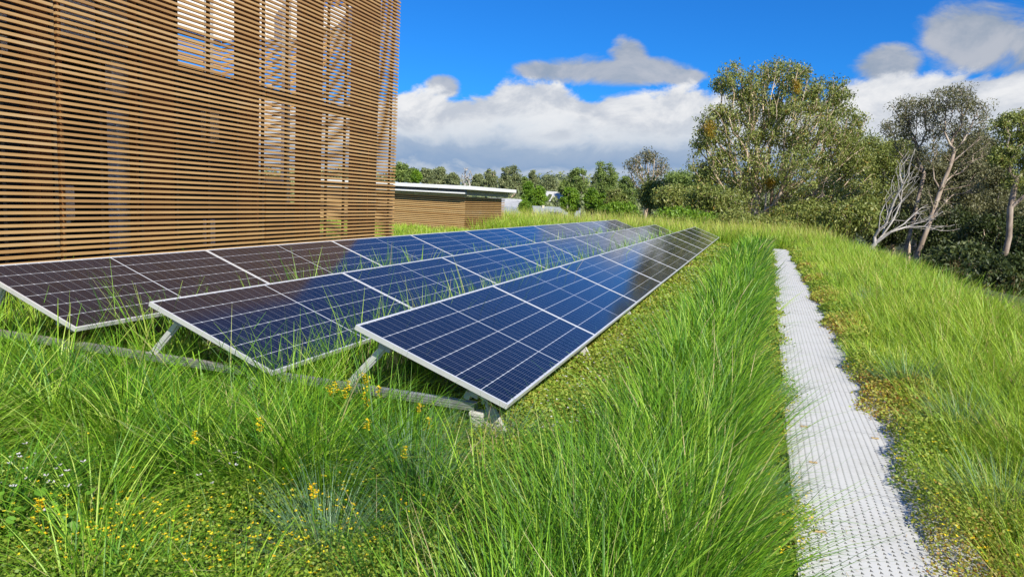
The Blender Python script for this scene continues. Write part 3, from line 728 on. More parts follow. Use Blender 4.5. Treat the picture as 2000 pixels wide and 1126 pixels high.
# dead leaning tree: bare limbs
tree('dead_tree', 'bare silvery dead tree leaning left among the dark woods', 'tree', gp(1704, 33) + (0, 0, .3), at(1716, 450, 33),
     [bl(1775, 335, 26, 50, 33, 60, 1.2), bl(1752, 375, 20, 36, 33, 34, 1.2), bl(1815, 415, 34, 16, 33, 22, 1.2), bl(1800, 440, 75, 10, 33, 26, 1.), bl(1740, 425, 30, 14, 33, 14, 1.)], 51, 'bark_dead', 'gum', rmax=.10, alpha=.75, per=0, rmin=.009, jit=.09, bow=-.04, power=1.8)
# dark understorey and shrubs behind the bank on the right
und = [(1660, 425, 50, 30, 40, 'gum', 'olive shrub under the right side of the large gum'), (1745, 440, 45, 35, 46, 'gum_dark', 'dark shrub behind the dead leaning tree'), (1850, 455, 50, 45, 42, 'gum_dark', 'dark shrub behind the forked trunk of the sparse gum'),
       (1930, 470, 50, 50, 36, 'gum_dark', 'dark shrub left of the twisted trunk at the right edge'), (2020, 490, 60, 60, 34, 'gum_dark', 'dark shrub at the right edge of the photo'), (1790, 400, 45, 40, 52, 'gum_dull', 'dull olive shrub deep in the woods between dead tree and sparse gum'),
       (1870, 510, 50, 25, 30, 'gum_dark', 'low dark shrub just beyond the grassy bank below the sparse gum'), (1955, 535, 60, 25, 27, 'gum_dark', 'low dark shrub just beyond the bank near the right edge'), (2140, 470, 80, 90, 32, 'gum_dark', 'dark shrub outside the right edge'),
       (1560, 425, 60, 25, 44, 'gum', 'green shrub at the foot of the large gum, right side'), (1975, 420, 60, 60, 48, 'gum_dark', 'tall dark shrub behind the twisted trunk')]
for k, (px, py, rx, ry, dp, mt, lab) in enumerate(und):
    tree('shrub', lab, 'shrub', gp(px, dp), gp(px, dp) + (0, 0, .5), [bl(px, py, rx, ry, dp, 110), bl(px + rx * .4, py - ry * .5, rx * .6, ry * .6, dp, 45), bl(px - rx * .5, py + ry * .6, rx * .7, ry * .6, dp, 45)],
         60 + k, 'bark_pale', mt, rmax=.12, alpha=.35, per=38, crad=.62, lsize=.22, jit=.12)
# shrubs left of the big gum
sh = [(1395, 395, 50, 32, 43, 'gum', 'leafy green shrub with bare leaning stems left of the large gum', 'bark_pale'), (1320, 395, 38, 32, 46, 'gum', 'olive shrub behind the far end of the walkway side panel row', 'bark_pale'), (1345, 428, 60, 15, 41, 'bright', 'low tangled shrub beyond the far end of the panel rows', 'bark_pale'),
      (1440, 433, 30, 12, 40, 'gum', 'low shrub in front of the stems of the large gum', 'bark_pale'), (1510, 438, 40, 9, 40, 'gum', 'low shrub right in front of the base of the large gum', 'bark_pale'), (1215, 414, 36, 14, 50, 'bright', 'low rounded bright yellow green shrub beyond the left panel row end', 'bark_grey'), (1280, 380, 28, 30, 52, 'gum', 'dull green shrub under the open crowned gum', 'bark_grey')]
for k, (px, py, rx, ry, dp, mt, lab, bk) in enumerate(sh):
    tree('shrub', lab, 'shrub', gp(px + rx * .3, dp), gp(px + rx * .3, dp) + (0, 0, .6), [bl(px, py, rx, ry, dp, 90), bl(px - rx * .4, py - ry * .3, rx * .6, ry * .7, dp, 40)],
         90 + k, bk, mt, rmax=.13, alpha=.55, per=38, crad=.55, lsize=.21, jit=.12)
tree('gum_tree', 'open crowned gum with pale twiggy branches left of the shrubs', 'tree', gp(1262, 60), at(1262, 400, 60),
     [bl(1240, 320, 16, 18, 60, 30), bl(1270, 305, 18, 14, 60, 30), bl(1290, 325, 14, 18, 60, 26), bl(1260, 350, 34, 24, 60, 40), bl(1285, 365, 28, 18, 60, 30)], 110, 'bark_pale', 'gum_dull', rmax=.2, power=1.7, alpha=.75, per=26, crad=.5, lsize=.2, bare=.1)
tree('gum_tree', 'dark green rounded tree behind the shrubs at the left of the large gum', 'tree', gp(1328, 75), at(1328, 400, 75),
     [bl(1325, 355, 30, 18, 75, 70), bl(1345, 375, 30, 20, 75, 50)], 111, 'bark_grey', 'far_green', rmax=.3, alpha=.15, per=60, crad=.8, lsize=.28)

# middle distance and far trees: (px, top, half width, base of crown, depth, material, bare, label)
ft = [
 (782, 318, 18, 352, 150, 'far_green', 0, 'dense dark green tree right beside the tall batten screen'),
 (806, 326, 14, 356, 140, 'far_green', 0, 'rounded green tree above the left end of the pavilion roof'),
 (813, 334, 9, 352, 118, 'bright', 0, 'small bright green tree peeping over the white pavilion roof'),
 (832, 328, 14, 356, 150, 'far', 0, 'olive tree over the left third of the pavilion roof'),
 (856, 328, 18, 358, 155, 'far', 0, 'wide olive tree above the middle of the pavilion roof'),
 (884, 338, 14, 360, 150, 'far', 0, 'low olive tree left of the bare pale one'),
 (911, 325, 13, 364, 130, 'bare', .75, 'bare pale grey tree above the pavilion corner'),
 (934, 340, 12, 368, 150, 'far', 0, 'low grey green tree right of the bare pale one'),
 (957, 330, 15, 372, 140, 'far', .2, 'thin grey green gum above the right half of the pavilion roof'),
 (997, 323, 22, 378, 125, 'far', 0, 'tall olive gum above the right tip of the pavilion roof'),
 (1041, 332, 8, 378, 140, 'far', 0, 'narrow tall gum standing alone against the cloud'),
 (1024, 345, 9, 380, 150, 'far_green', 0, 'small dark tree just left of the narrow tall gum'),
 (1073, 343, 20, 384, 135, 'far', .1, 'grey green tree with pale trunks behind the white house'),
 (1033, 356, 13, 395, 88, 'bright', 0, 'bright green pointed tree above the cream house'),
 (1052, 364, 13, 402, 86, 'bright', 0, 'bright green tree just behind the chimneys of the grey roofed house'),
 (1026, 392, 9, 412, 66, 'bright', 0, 'slim green sapling left of the grey metal roof'),
 (1103, 352, 12, 385, 120, 'far_green', 0, 'green tree between the white house and the tall ones'),
 (1128, 327, 24, 395, 115, 'far_green', 0, 'tall full green tree left of the tallest dark one'),
 (1186, 311, 30, 400, 105, 'far_green', 0, 'tallest dark green tree in the middle distance'),
 (1166, 335, 16, 395, 125, 'far', .3, 'thin brownish tree squeezed between the two tall green ones'),
 (1115, 366, 19, 410, 80, 'bright', 0, 'broad rounded bright green tree right of the white house'),
 (1155, 368, 13, 412, 78, 'bright', 0, 'narrow bright green tree just right of the broad rounded one'),
 (1176, 376, 12, 414, 76, 'bright', 0, 'small bright green tree farthest right of the bright ones'),
 (1205, 365, 24, 415, 72, 'gum', 0, 'olive tree behind the low bright shrub'),
 (1225, 345, 20, 400, 100, 'far_green', 0, 'dark green tree left of the open crowned gum'),
 (1375, 330, 25, 400, 90, 'far_green', 0, 'dark green tree glimpsed through the left side of the large gum'),
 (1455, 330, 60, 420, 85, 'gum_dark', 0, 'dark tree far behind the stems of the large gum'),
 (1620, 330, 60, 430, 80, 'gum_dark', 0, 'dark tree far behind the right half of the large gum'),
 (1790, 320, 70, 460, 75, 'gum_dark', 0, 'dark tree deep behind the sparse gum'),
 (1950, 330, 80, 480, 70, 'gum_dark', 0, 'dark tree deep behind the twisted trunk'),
]
for k, (px, top, hw, bot, dp, mt, br, lab) in enumerate(ft):
    hh = (bot - top) / 2; s_ = dp / FPX; b_ = gp(px, dp)
    blobs_ = [bl(px, top + hh * .7, hw * .75, hh * .7, dp, 44), bl(px - hw * .4, top + hh * 1.2, hw * .6, hh * .6, dp, 24), bl(px + hw * .45, top + hh * 1.25, hw * .55, hh * .65, dp, 24), bl(px, top + hh * 1.7, hw * .9, hh * .4, dp, 20)]
    cr = max(.35, hw * s_ * .30)
    tree('distant_tree' if dp > 70 else 'tree', lab, 'tree', b_, at(px + 2, bot + 6, dp), blobs_, 200 + k, 'bark_dead' if mt == 'bare' else ('bark_pale' if mt in ('far', 'gum') else 'bark_grey'), 'far' if mt == 'bare' else mt,
         rmax=.2 + .004 * hw, alpha=.3, per=0 if mt == 'bare' else 80, crad=cr, lsize=.0024 * dp, rmin=.02 + dp * .0002, bare=br, aspect=.5, group='trees beyond the roof')
# far wood as one mass
rng = np.random.default_rng(5); lb = MB(); C = []
for px in np.arange(-200, 2300, 7.0):
    topy = 372 - 14 * math.sin(px * .013) + rng.normal(0, 6) + (px - 1000) * .026 - 12
    for _ in range(5):
        dp = rng.uniform(175, 240); f_ = rng.random(); p = at(px + rng.normal(0, 8), topy + f_ * 45, dp); C.append(p)
    for _ in range(2):
        dp = rng.uniform(95, 130); p = at(px + rng.normal(0, 8), 398 + (px - 1000) * .026 + rng.random() * 24, dp); C.append(p)
leaves(lb, np.array(C), 60, 2.6, .95, rng, .3, aspect=.6)
tag(lb.build('far_wood', M['far']), 'line of far woodland along the horizon beyond the houses', 'woodland', kind='stuff')

# ------------------------------------------------------------------ grass
def blades(mb, B, L, az_, lean, curl, w, tint, seg=4, tip=.15, tw=None):
    """ribbon blades: B base (n,3), length, lean azimuth, start angle from vertical, extra bend, width"""
    n = len(B); tt = np.linspace(0, 1, seg + 1)
    hd = np.stack([np.cos(az_), np.sin(az_), np.zeros(n)], 1); up = np.array([0, 0, 1.])
    if tw is None: tw = RNG.normal(0, .7, n)
    sdv = np.stack([-np.sin(az_ + tw), np.cos(az_ + tw), np.zeros(n)], 1)
    P = [B.copy()]
    for k in range(seg):
        phi = lean + curl * ((k + .5) / seg) ** 1.3
        P.append(P[-1] + (L / seg)[:, None] * (np.sin(phi)[:, None] * hd + np.cos(phi)[:, None] * up))
    P = np.stack(P, 1)
    wk = w[:, None] * np.where(tt < .35, .8 + tt * .57, 1 - (1 - tip) * ((tt - .35) / .65) ** 1.4)[None]
    V = np.stack([P - sdv[:, None] * wk[..., None] / 2, P + sdv[:, None] * wk[..., None] / 2], 2)   # n, seg+1, 2, 3
    base = np.array([(2*k, 2*k+1, 2*k+3, 2*k+2) for k in range(seg)])
    F = (base[None] + (np.arange(n) * 2 * (seg + 1))[:, None, None]).reshape(-1, 4)
    mb.quads(V.reshape(-1, 3), F, np.repeat(np.clip(tint, 0, 1), 2 * (seg + 1)))

def scatter(x0, x1, y0, y1, dens, near=3.0, p=1.5, test=None):
    """random points, thinned with the distance from where the view starts"""
    A = (x1 - x0) * (y1 - y0); n = int(A * dens)
    x = RNG.uniform(x0, x1, n); y = RNG.uniform(y0, y1, n); d = np.hypot(x, y)
    keep = RNG.random(n) < np.minimum(1, (near / np.maximum(d, .01)) ** p)
    if test is not None: keep &= test(x, y)
    x, y, d = x[keep], y[keep], d[keep]
    return x, y, np.maximum(1, d / near)

def tussocks(mb, cx, cy, per, rad, L, width, tint, lean0=.15, lean1=.9, curl=.6, lod=None, wind=(0, 0), z0=None, seg=4, dry=.03, Lv=.25):
    """tufts: blades radiate from each centre and arch outwards"""
    n = len(cx)
    lod = np.ones(n) if lod is None else lod
    per_ = np.broadcast_to(per, (n,)).astype(int)
    idx = np.repeat(np.arange(n), per_); m_ = len(idx)
    a = RNG.uniform(0, 2 * math.pi, m_); rr = np.sqrt(RNG.random(m_)) 
    R_ = np.broadcast_to(rad, (n,))[idx]
    x = cx[idx] + np.cos(a) * rr * R_; y = cy[idx] + np.sin(a) * rr * R_
    hx = np.cos(a) * rr + wind[0] + RNG.normal(0, .25, m_); hy = np.sin(a) * rr + wind[1] + RNG.normal(0, .25, m_)
    az_ = np.arctan2(hy, hx); mag = np.minimum(1.3, np.hypot(hx, hy))
    ln = lean0 + (lean1 - lean0) * mag * RNG.uniform(.6, 1.1, m_)
    Lb = np.broadcast_to(L, (n,))[idx] * RNG.uniform(1 - Lv * 1.6, 1 + Lv, m_)
    z = height(x, y) if z0 is None else np.full(m_, z0)
    tc_ = np.broadcast_to(tint, (n,))[idx] + RNG.normal(0, .17, m_)
    dm = RNG.random(m_) < dry; tc_[dm] = RNG.uniform(.9, 1.0, dm.sum()); tc_[~dm] = np.minimum(tc_[~dm], .88)
    blades(mb, np.stack([x, y, z - .01], 1), Lb, az_, ln, curl * RNG.uniform(.3, 1.6, m_), width * lod[idx] ** .72 * RNG.uniform(.6, 1.25, m_), tc_, seg)

# 1. long arching grass ridge between panels and walkway
gm = MB()
yy = []; y = .75
x, y, lod = scatter(-.64, -.02, .7, 31.2, 150, 3.0, 1.15)
bxs = x + (y - 3.2) * .019
tussocks(gm, bxs, y, np.maximum(14, 44 / lod ** .2).astype(int), .07 * lod ** .4, RNG.uniform(.48, .76, len(x)), .0060, RNG.uniform(.12, .70, len(x)), .06, .66, .60, lod, (.12, .16), dry=.035, seg=5)
tag(gm.build('tall_grass', M['grass']), 'long arching bright green grass ridge between the panels and the walkway', 'grass', kind='stuff')
# 2. foreground and between the rows
gm = MB()
_fes = [on_z(*q, 0) for q in ((805, 985), (640, 1110), (895, 880), (985, 880), (930, 800))]
def fg(x, y): return np.all([np.hypot(x - q[0], y - q[1] + .08) > .26 for q in _fes], axis=0) & ~((y < 2.75) & (x > -3.2) & (RNG.random(len(x)) < .62)) & ~((y > 3.0) & (x > -1.75)) & ~((y > 4.1) & (x < -1.3) & (x > -6.0)) & ~((x > -1.0) & (RNG.random(len(x)) < .5)) & ~((x > -2.55) & (y > 3.35))
x, y, lod = scatter(-7.8, -.65, 1.1, 4.9, 21, 3.0, .8, fg)
tussocks(gm, x, y, (RNG.uniform(90, 260, len(x)) / lod ** .4).astype(int), RNG.uniform(.05, .12, len(x)), RNG.uniform(.38, .74, len(x)) * np.where((y < 2.7) & (x > -3.2), .75, np.where(y > 3.3, .62, 1.0)), .0056, RNG.uniform(.05, .8, len(x)), .04, .9, .9, lod, (.28, .05), dry=.03, seg=5)
for (cx, cy, L, n) in ((-1.72, 3.62, .50, 420), (-2.1, 3.9, .62, 520), (-2.5, 3.75, .62, 520), (-2.95, 4.1, .6, 420), (-3.5, 3.5, .52, 400), (-2.2, 3.2, .5, 420), (-1.9, 2.9, .42, 300), (-3.2, 2.8, .5, 420), (-4.4, 3.6, .5, 400), (-5.2, 3.7, .5, 400)):
    cc = np.array([[cx, cy]]); tussocks(gm, cc[:, 0], cc[:, 1], n, .17, L, .0046, RNG.uniform(.3, .6), .05, 1.0, .7, np.ones(1) * 1.2, (.45, -.02), dry=.02, seg=6)
# fine short grass through the low mat
x, y, lod = scatter(-3.4, -.6, 1.3, 3.4, 70, 3.0, .5)
tussocks(gm, x, y, 14, .06, RNG.uniform(.16, .38, len(x)), .0036, RNG.uniform(.1, .8, len(x)), .03, .6, .8, lod, (.1, 0), dry=.12, seg=4)
tag(gm.build('meadow_grass', M['grass']), 'tangled lush grass covering the foreground in front of the panel rows', 'grass', kind='stuff')
gm = MB()
for (xa, xb, hh) in ((-3.03, -2.45, .74), (-4.80, -4.15, .72), (-6.9, -5.95, .55)):
    x, y, lod = scatter(xa, xb, 4.2, 31.8, 42 if xa > -6 else 26, 3.0, 1.0)
    keep = (x < -5.9) | (RNG.random(len(x)) < .75); x, y, lod = x[keep], y[keep], lod[keep]
    tussocks(gm, x, y, np.maximum(16, 46 / lod ** .4).astype(int), .09, RNG.uniform(.45, hh + .12, len(x)), .0044, RNG.uniform(.3, .75, len(x)), .03, .40, .45, lod, (.05, 0), dry=.04)
# tufts crowding the near ends of the rows
x, y, lod = scatter(-6.6, -2.6, 3.6, 4.2, 8, 3.0, .6)
tussocks(gm, x, y, 60, .10, RNG.uniform(.45, .80, len(x)), .0055, RNG.uniform(.3, .75, len(x)), .03, .8, .6, lod, (.15, .05), dry=.03, seg=5)
# under the near panels
x, y, lod = scatter(-5.6, -2.7, 4.5, 6.5, 9, 3.0, 1.0)
tussocks(gm, x, y, 40, .1, .26, .0045, RNG.uniform(.3, .7, len(x)), .2, 1.0, .6, lod)
tag(gm.build('row_grass', M['grass']), 'grass growing up through the gaps between the panel rows', 'grass', kind='stuff')
# 3. bank on the right
gm = MB()
def rb(x, y): return (x > path_x(y) + PWID + .11 + .12 * np.sin(y * 1.3)) & (x < edge_x(y) + .25)
x, y, lod = scatter(1.2, 5.6, 1.8, 44, 60, 3.6, 1.0, rb)
hgt = np.interp(x - path_x(y) - PWID, [.2, .7, 1.5, 3], [.34, .52, .70, .60])
tussocks(gm, x, y, np.maximum(16, 60 / lod ** .2).astype(int), .11 * lod ** .3, hgt * RNG.uniform(.8, 1.15, len(x)), .0036, np.clip(RNG.normal(.5, .17, len(x)), .1, .85), .05, .55, .7, lod, (-.12, .12), dry=.07)
tag(gm.build('bank_grass', M['bank']), 'yellow green feathery grass on the bank right of the walkway', 'grass', kind='stuff')
# 4. far end and left of the rows
gm = MB()
def fr(x, y): return (~((x > -8.1) & (x < -.6) & (y < 32.4))) & (~((x > -19.8) & (x < -11.2) & (y > 27.4) & (y < 33.4))) & (~((x < -7.9) & (y < 15.3))) & (x < edge_x(y)) & ((y > 31) | (x < -1))
x, y, lod = scatter(-24, 3.5, 15, 44, 40, 3.6, .55, fr)
tussocks(gm, x, y, 24, .2, RNG.uniform(.5, .85, len(x)) * np.where((x < -7.5) & (y < 28), .42, 1.0), .0036, np.clip(RNG.normal(.5, .18, len(x)), .1, .95), .03, .4, .6, lod, (-.1, .05), dry=.10, seg=3)
x, y, lod = scatter(-8, -5.9, 5, 16, 14, 3.6, .5)
tussocks(gm, x, y, 22, .15, RNG.uniform(.2, .4, len(x)), .004, .5, .03, .5, .6, lod, seg=3)
# tall far grasses with pale plumes
x, y, lod = scatter(-14, 4, 33, 43.5, 9, 3.6, .3)
tussocks(gm, x, y, 14, .3, RNG.uniform(.9, 1.15, len(x)), .003, np.clip(RNG.normal(.8, .1, len(x)), .5, 1), .02, .3, .5, lod, (-.15, .05), dry=.4, seg=4)
tag(gm.build('far_grass', M['bank']), 'tall yellow green grass round the pavilion and beyond the far panel ends', 'grass', kind='stuff')

# seed heads on the bank
n = 900; xs_ = RNG.uniform(1.5, 4.0, n); ys_ = RNG.uniform(3.5, 32, n); kp = (np.sin(xs_ * 2.1 + ys_ * .9) + np.sin(ys_ * 1.7) > .1) & (RNG.random(n) < np.minimum(1, 8 / ys_)); xs_, ys_ = xs_[kp], ys_[kp]; n = len(xs_)
gm = MB(); hs = RNG.uniform(.62, .92, n)
blades(gm, np.stack([xs_, ys_, np.zeros(n)], 1), hs, RNG.uniform(0, 6.28, n), RNG.uniform(0, .12, n), RNG.uniform(.1, .4, n), np.full(n, .0022) * np.maximum(1, ys_ / 6) ** .5, RNG.random(n) * .4, 4)
q = np.repeat(np.arange(n), 9); nn = len(q); hd = np.stack([xs_[q] + RNG.normal(0, .035, nn), ys_[q] + RNG.normal(0, .035, nn), hs[q] * .95 - RNG.uniform(0, .14, nn)], 1)
blades(gm, hd, RNG.uniform(.015, .04, nn), RNG.uniform(0, 6.28, nn), RNG.uniform(.3, 1.2, nn), np.zeros(nn), np.full(nn, .0045), RNG.random(nn) * .5, 2)
tag(gm.build('seed_heads', M['tawny']), 'tawny seed heads standing over the bank grass', 'seed heads', kind='stuff')
# litter blown on the walkway
n = 420; ys_ = 2.2 + 20 * RNG.random(n) ** 1.8; xs_ = path_x(ys_) + PWID * np.where(RNG.random(n) < .6, RNG.beta(1, 4, n), 1 - RNG.beta(1, 4, n)); gm = MB()
blades(gm, np.stack([xs_, ys_, np.full(n, .079)], 1), RNG.uniform(.02, .09, n), RNG.uniform(0, 6.28, n), np.full(n, 1.5), RNG.normal(0, .03, n), np.full(n, .0025), RNG.random(n), 2, tw=np.zeros(n))
tag(gm.build('litter', M['straw']), 'dry grass scraps scattered on the white walkway', 'litter', kind='stuff')

# ------------------------------------------------------------------ blue fescue tufts, single plants
fes = [(805, 985, .46, 620, 'blue green fescue tuft in the foreground below the panel foot'), (640, 1110, .42, 560, 'blue green fescue tuft cut by the bottom edge of the photo'),
       (895, 880, .36, 420, 'blue green fescue tuft around the foot of the near panel stand'), (985, 880, .36, 380, 'blue green fescue tuft just right of the near panel foot'),
       (1700, 610, .42, 420, 'blue green fescue tuft behind the tawny clump on the bank'), (1770, 780, .42, 520, 'large blue green fescue tuft on the bank above the spilling clump'),
       (1880, 870, .42, 520, 'blue green fescue tuft near the right edge halfway down the bank'), (1640, 560, .38, 320, 'small blue green fescue tuft at the far part of the walkway edge'),
       (1590, 500, .4, 260, 'blue green fescue tuft near the far end of the walkway'), (1960, 1040, .42, 420, 'blue green fescue tuft low at the right edge of the photo'),
       (1480, 1000, .34, 420, 'blue green fescue tuft by the left edge of the walkway, near'), (1500, 800, .34, 320, 'blue green fescue tuft drooping by the left edge of the walkway, farther')]
for (px, py, L, n, lab) in fes:
    p = on_z(px, py, 0); e_ = MB(); d = float(np.hypot(p[0], p[1]))
    keepB = np.array([[p[0], p[1]]]); 
    tussocks(e_, np.zeros(1) , np.zeros(1), n, .085, L, .0034, .45, .04, .95, .55, np.ones(1) * max(1, d / 4), (.05, 0), z0=0.0, dry=.05, seg=5)
    o = e_.build('fescue_tuft', M['fescue']); o.location = (p[0], p[1], 0); tag(o, lab, 'grass tuft', 'blue green fescue tufts')

# ------------------------------------------------------------------ ground cover mats
def mat_cover(name, label, x0, x1, y0, y1, dens, hfun, tintf, mat, size=.016, test=None, near=3.0):
    x, y, lod = scatter(x0, x1, y0, y1, dens, near, 1.15, test)
    n = len(x); hh = hfun(x, y); z = height(x, y) + hh * RNG.random(n) ** .5
    d = RNG.normal(0, 1, (n, 3)); d[:, 2] = np.abs(d[:, 2]) * .5; d /= np.linalg.norm(d, axis=1)[:, None]
    q = np.cross(d, RNG.normal(0, 1, (n, 3)) * (1, 1, 1) + (0, 0, 1.2)); q /= np.linalg.norm(q, axis=1)[:, None]
    L = (size * lod ** .75 * RNG.uniform(.6, 1.4, n))[:, None]; P = np.stack([x, y, z], 1)
    V = np.stack([P, P + d * L * .5 + q * L * .38, P + d * L, P + d * L * .5 - q * L * .38], 1).reshape(-1, 3)
    g_ = MB(); g_.quads(V, np.arange(4)[None] + (np.arange(n) * 4)[:, None], np.repeat(np.clip(tintf(x, y) + RNG.normal(0, .16, n), 0, 1), 4))
    return tag(g_.build(name, M[mat]), label, 'ground cover', kind='stuff')
def bumps(x, y, f=4.0): return .5 + .25 * np.sin(x * f + 1.3 * np.sin(y * 1.7)) + .25 * np.sin(y * f * .8 + 2 * np.sin(x * 2.1))
mat_cover('sedum_mat', 'yellow green ground cover mat along the low edge of the panels', -1.75, -.35, 2.0, 31, 19000, lambda x, y: .04 + .17 * bumps(x, y) + .03 * bumps(x, y, 17), lambda x, y: .36 + .36 * bumps(x, y, 2.3), 'cover', .0135)
def leftedge(y): return path_x(y) + .02 + .05 * np.sin(y * 2.3) + .04 * np.sin(y * 5.1 + 1)
def rightedge(y): return path_x(y) + PWID - .125 - .05 * np.clip(4.6 - y, 0, 1) - .07 * np.maximum(0, np.sin(y * 1.9 + .4)) - .025 * np.sin(y * 4.3) - .02 * np.sin(y * 11.7) - .015 * np.sin(y * 23.1) - .10 * np.exp(-((y - 6.15) / .35) ** 2) - .06 * np.exp(-((y - 4.55) / .35) ** 2)
mat_cover('edge_mat', 'low green mat with yellow flowers creeping over the left edge of the walkway', -.1, 1.1, 1.2, 31, 15000, lambda x, y: .05 + .13 * bumps(x, y, 7), lambda x, y: .25 + .45 * bumps(x, y, 3), 'cover', .012, lambda x, y: (x < leftedge(y) + RNG.normal(0, .035, len(x))) & (x > leftedge(y) - .35))
mat_cover('edge_mat', 'tawny green mat with yellow flowers creeping over the right edge of the walkway', .7, 2.4, 1.8, 33, 24000, lambda x, y: .076 + np.clip((x - rightedge(y) + .05) / .14, 0, 1) * (.14 * bumps(x, y, 6) + .05 * bumps(x, y, 19)), lambda x, y: .38 + .46 * bumps(x, y, 2.4), 'cover', .0125, lambda x, y: (x > rightedge(y) + RNG.normal(0, .035, len(x)) * (RNG.random(len(x)) < .7)) & (x < rightedge(y) + .62))
mat_cover('meadow_mat', 'low mixed ground cover between the foreground grass tufts', -7, -.6, 1.2, 5.2, 13000, lambda x, y: .03 + .12 * bumps(x, y, 5) + .12 * ((y < 2.7) & (x > -3.2)), lambda x, y: .15 + .4 * bumps(x, y, 1.9), 'cover', .014)

# small flowers
def flowers(name, label, pts, size, mat):
    n = len(pts); g_ = MB(); P = np.array(pts)
    k5 = 4
    for k in range(k5):
        a = k * 2 * math.pi / k5 + RNG.uniform(0, 1, n)
        d = np.stack([np.cos(a), np.sin(a), RNG.uniform(.2, .8, n)], 1); d /= np.linalg.norm(d, axis=1)[:, None]
        q = np.stack([-np.sin(a), np.cos(a), RNG.normal(0, .2, n)], 1); L = (size * RNG.uniform(.7, 1.3, n))[:, None]
        V = np.stack([P, P + d * L * .6 + q * L * .35, P + d * L, P + d * L * .6 - q * L * .35], 1).reshape(-1, 3)
        g_.quads(V, np.arange(4)[None] + (np.arange(n) * 4)[:, None], np.repeat(RNG.uniform(0, 1, n), 4))
    return tag(g_.build(name, M[mat]), label, 'flowers', kind='stuff')
def patch(px, py, rx, ry, n, z=(.10, .24)):
    out = []
    for _ in range(n):
        p = on_z(px + RNG.normal(0, rx), py + RNG.normal(0, ry), .12); out.append((p[0], p[1], RNG.uniform(*z)))
    return out
pts_ = patch(280, 1095, 150, 30, 190, (.12, .34)) + patch(680, 1010, 80, 70, 150, (.1, .3)) + patch(480, 1090, 130, 40, 130, (.12, .32)) + patch(740, 850, 80, 60, 90, (.1, .3)) + patch(560, 720, 150, 40, 50, (.2, .36)) + patch(120, 1040, 80, 50, 50, (.15, .3))
flowers('small_yellow_flowers', 'tiny yellow flowers scattered low in the foreground', pts_, .009, 'yellow')
yv = RNG.uniform(1.8, 26, 1500); yv = yv[RNG.random(len(yv)) < np.minimum(1, 4 / yv)]
clus = np.sin(yv * 4.1) + np.sin(yv * 9.7) > -.4; yv = yv[clus]
flowers('small_yellow_flowers', 'tiny yellow flowers in the mat on the right edge of the walkway', [(rightedge(y_) + abs(RNG.normal(.05, .2)), y_, RNG.uniform(.12, .27)) for y_ in yv], .010, 'yellow')
yv = RNG.uniform(1.6, 20, 1100); yv = yv[RNG.random(len(yv)) < np.minimum(1, 4 / yv)]
flowers('small_yellow_flowers', 'tiny yellow flowers in the mat on the left edge of the walkway', [(leftedge(y_) - abs(RNG.normal(.02, .13)), y_, RNG.uniform(.08, .22)) for y_ in yv], .010, 'yellow')
n = 900; xw = RNG.uniform(-1.35, -.75, n); yw = RNG.uniform(4, 28, n) ** 1.0
flowers('small_pale_flowers', 'tiny pale flowers in the mat along the low edge of the panels', [(a_, b2, RNG.uniform(.14, .24)) for a_, b2 in zip(xw, yw)], .012, 'white_petal')
flowers('small_pale_flowers', 'tiny pale mauve flowers in the lower left corner', patch(60, 985, 60, 20, 26, (.2, .35)) + patch(440, 965, 30, 15, 8, (.25, .35)), .014, 'white_petal')

# bulbine stalks with yellow spikes
def bulbine(px, py, z, n, lab):
    p = on_z(px, py, z); e_ = empty('yellow_flower_plant', (p[0], p[1], 0)); tag(e_, lab, 'flowering plant', 'yellow flowered plants')
    s_ = MB(); fl = []
    for k in range(n):
        bx, by = RNG.normal(0, .05, 2); h_ = z + RNG.uniform(-.10, .06); tx, ty = bx + RNG.normal(0, .03), by + RNG.normal(0, .03)
        s_.tube([(bx, by, 0), ((bx + tx) / 2 + .01, (by + ty) / 2, h_ / 2), (tx, ty, h_)], [.003, .0025, .0015], 5, .5)
        fl = []
        for q in range(11):
            fl.append((tx + RNG.normal(0, .006), ty + RNG.normal(0, .006), h_ - q * .006))
        o = flowers('flower_spike', None, fl, .014, 'yellow'); o.parent = e_
        for kk in ('category', 'kind', 'label'):
            if kk in o: del o[kk]
    s_.build('stalk', M['broad'], e_)
bulbine(722, 745, .50, 6, 'yellow flower spikes left of the near panel foot, tallest group')
bulbine(660, 730, .52, 3, 'yellow flower spikes at the right tip of the cut rail')
bulbine(765, 820, .45, 2, 'yellow flower spikes between the rail end and the near foot')
bulbine(556, 838, .42, 1, 'single yellow spike above the foreground grass, below the rail')
bulbine(392, 870, .40, 1, 'single yellow spike in the left half of the foreground grass')
bulbine(575, 945, .40, 1, 'single yellow spike in the middle of the foreground')
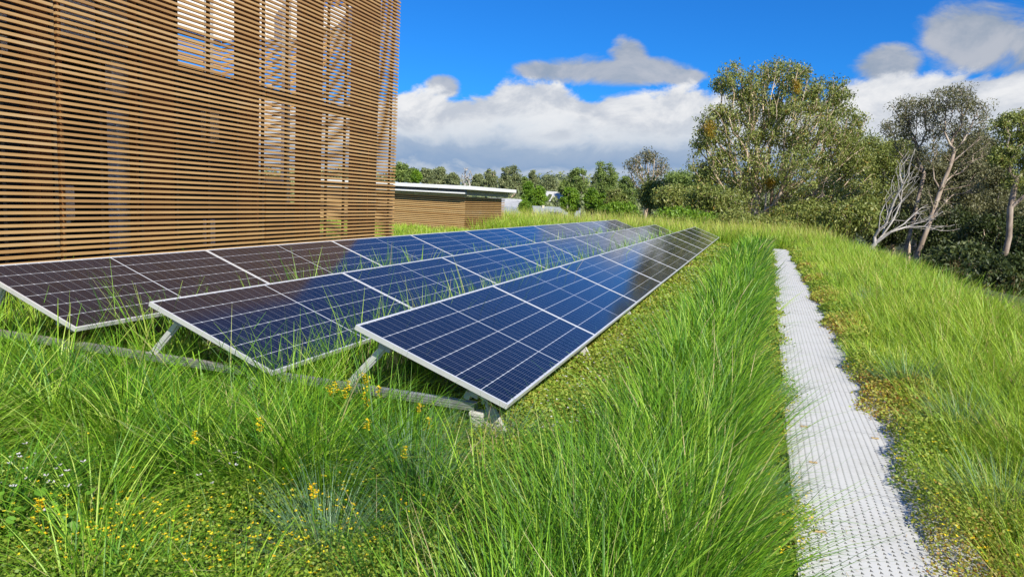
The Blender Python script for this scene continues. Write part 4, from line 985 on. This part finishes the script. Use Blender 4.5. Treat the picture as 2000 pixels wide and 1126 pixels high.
bulbine(825, 790, .42, 2, 'yellow flower spikes just below the grey rail by the near foot')
bulbine(45, 1000, .30, 1, 'single yellow spike in the lower left corner')

# dry straw stalks
for (px, py, n, L, lab) in ((925, 960, 9, .40, 'dry straw stalks standing beside the near panel foot'), (1000, 910, 6, .34, 'dry straw stalks right of the near foot among blue fescue'), (780, 1090, 4, .42, 'long bent dry stalk in the bottom foreground'), (1205, 680, 4, .30, 'dry brown stalk at the low edge of the second panel')):
    p = on_z(px, py, 0); s_ = MB()
    blades(s_, np.stack([RNG.normal(0, .05, n), RNG.normal(0, .05, n), np.zeros(n)], 1), L * RNG.uniform(.7, 1.2, n), RNG.uniform(0, 6.28, n), RNG.uniform(.0, .35, n), RNG.uniform(-.1, .5, n), np.full(n, .005), RNG.random(n), 5)
    o = s_.build('dry_stalks', M['straw']); o.location = (p[0], p[1], .02); tag(o, lab, 'dry stalks')

# broad leaved plant, lower left corner
p = on_z(70, 1060, .10); s_ = MB(); root = empty('broad_leaved_plant', (p[0], p[1], 0)); tag(root, 'low plant with rounded bright green leaves in the lower left corner', 'plant')
for k in range(26):
    cx, cy = RNG.normal(0, .11, 2); z = RNG.uniform(.10, .24); r_ = RNG.uniform(.014, .028); a0 = RNG.uniform(0, 6.28)
    z += .06; nrm_ = np.array([RNG.normal(0, .35), RNG.normal(-.3, .3), 1.]); nrm_ /= np.linalg.norm(nrm_); a_ = np.cross(nrm_, (math.cos(a0), math.sin(a0), .1)); a_ /= np.linalg.norm(a_); b_ = np.cross(nrm_, a_)
    V = [(cx, cy, z)]
    for q in range(10):
        th = .35 + q * (2 * math.pi - .7) / 9; rr = r_ * (1.05 - .1 * math.cos(th * 1)) 
        V.append(np.array([cx, cy, z]) + (a_ * math.cos(th) + b_ * math.sin(th)) * rr + nrm_ * .15 * rr)
    s_.quads(V, [(0, q, q + 1, q + 1) for q in range(1, 10)], RNG.random())
    s_.bar((cx * .3, cy * .3, 0), (cx, cy, z), .003, .003, .3)
s_.build('foliage', M['broad'], root)
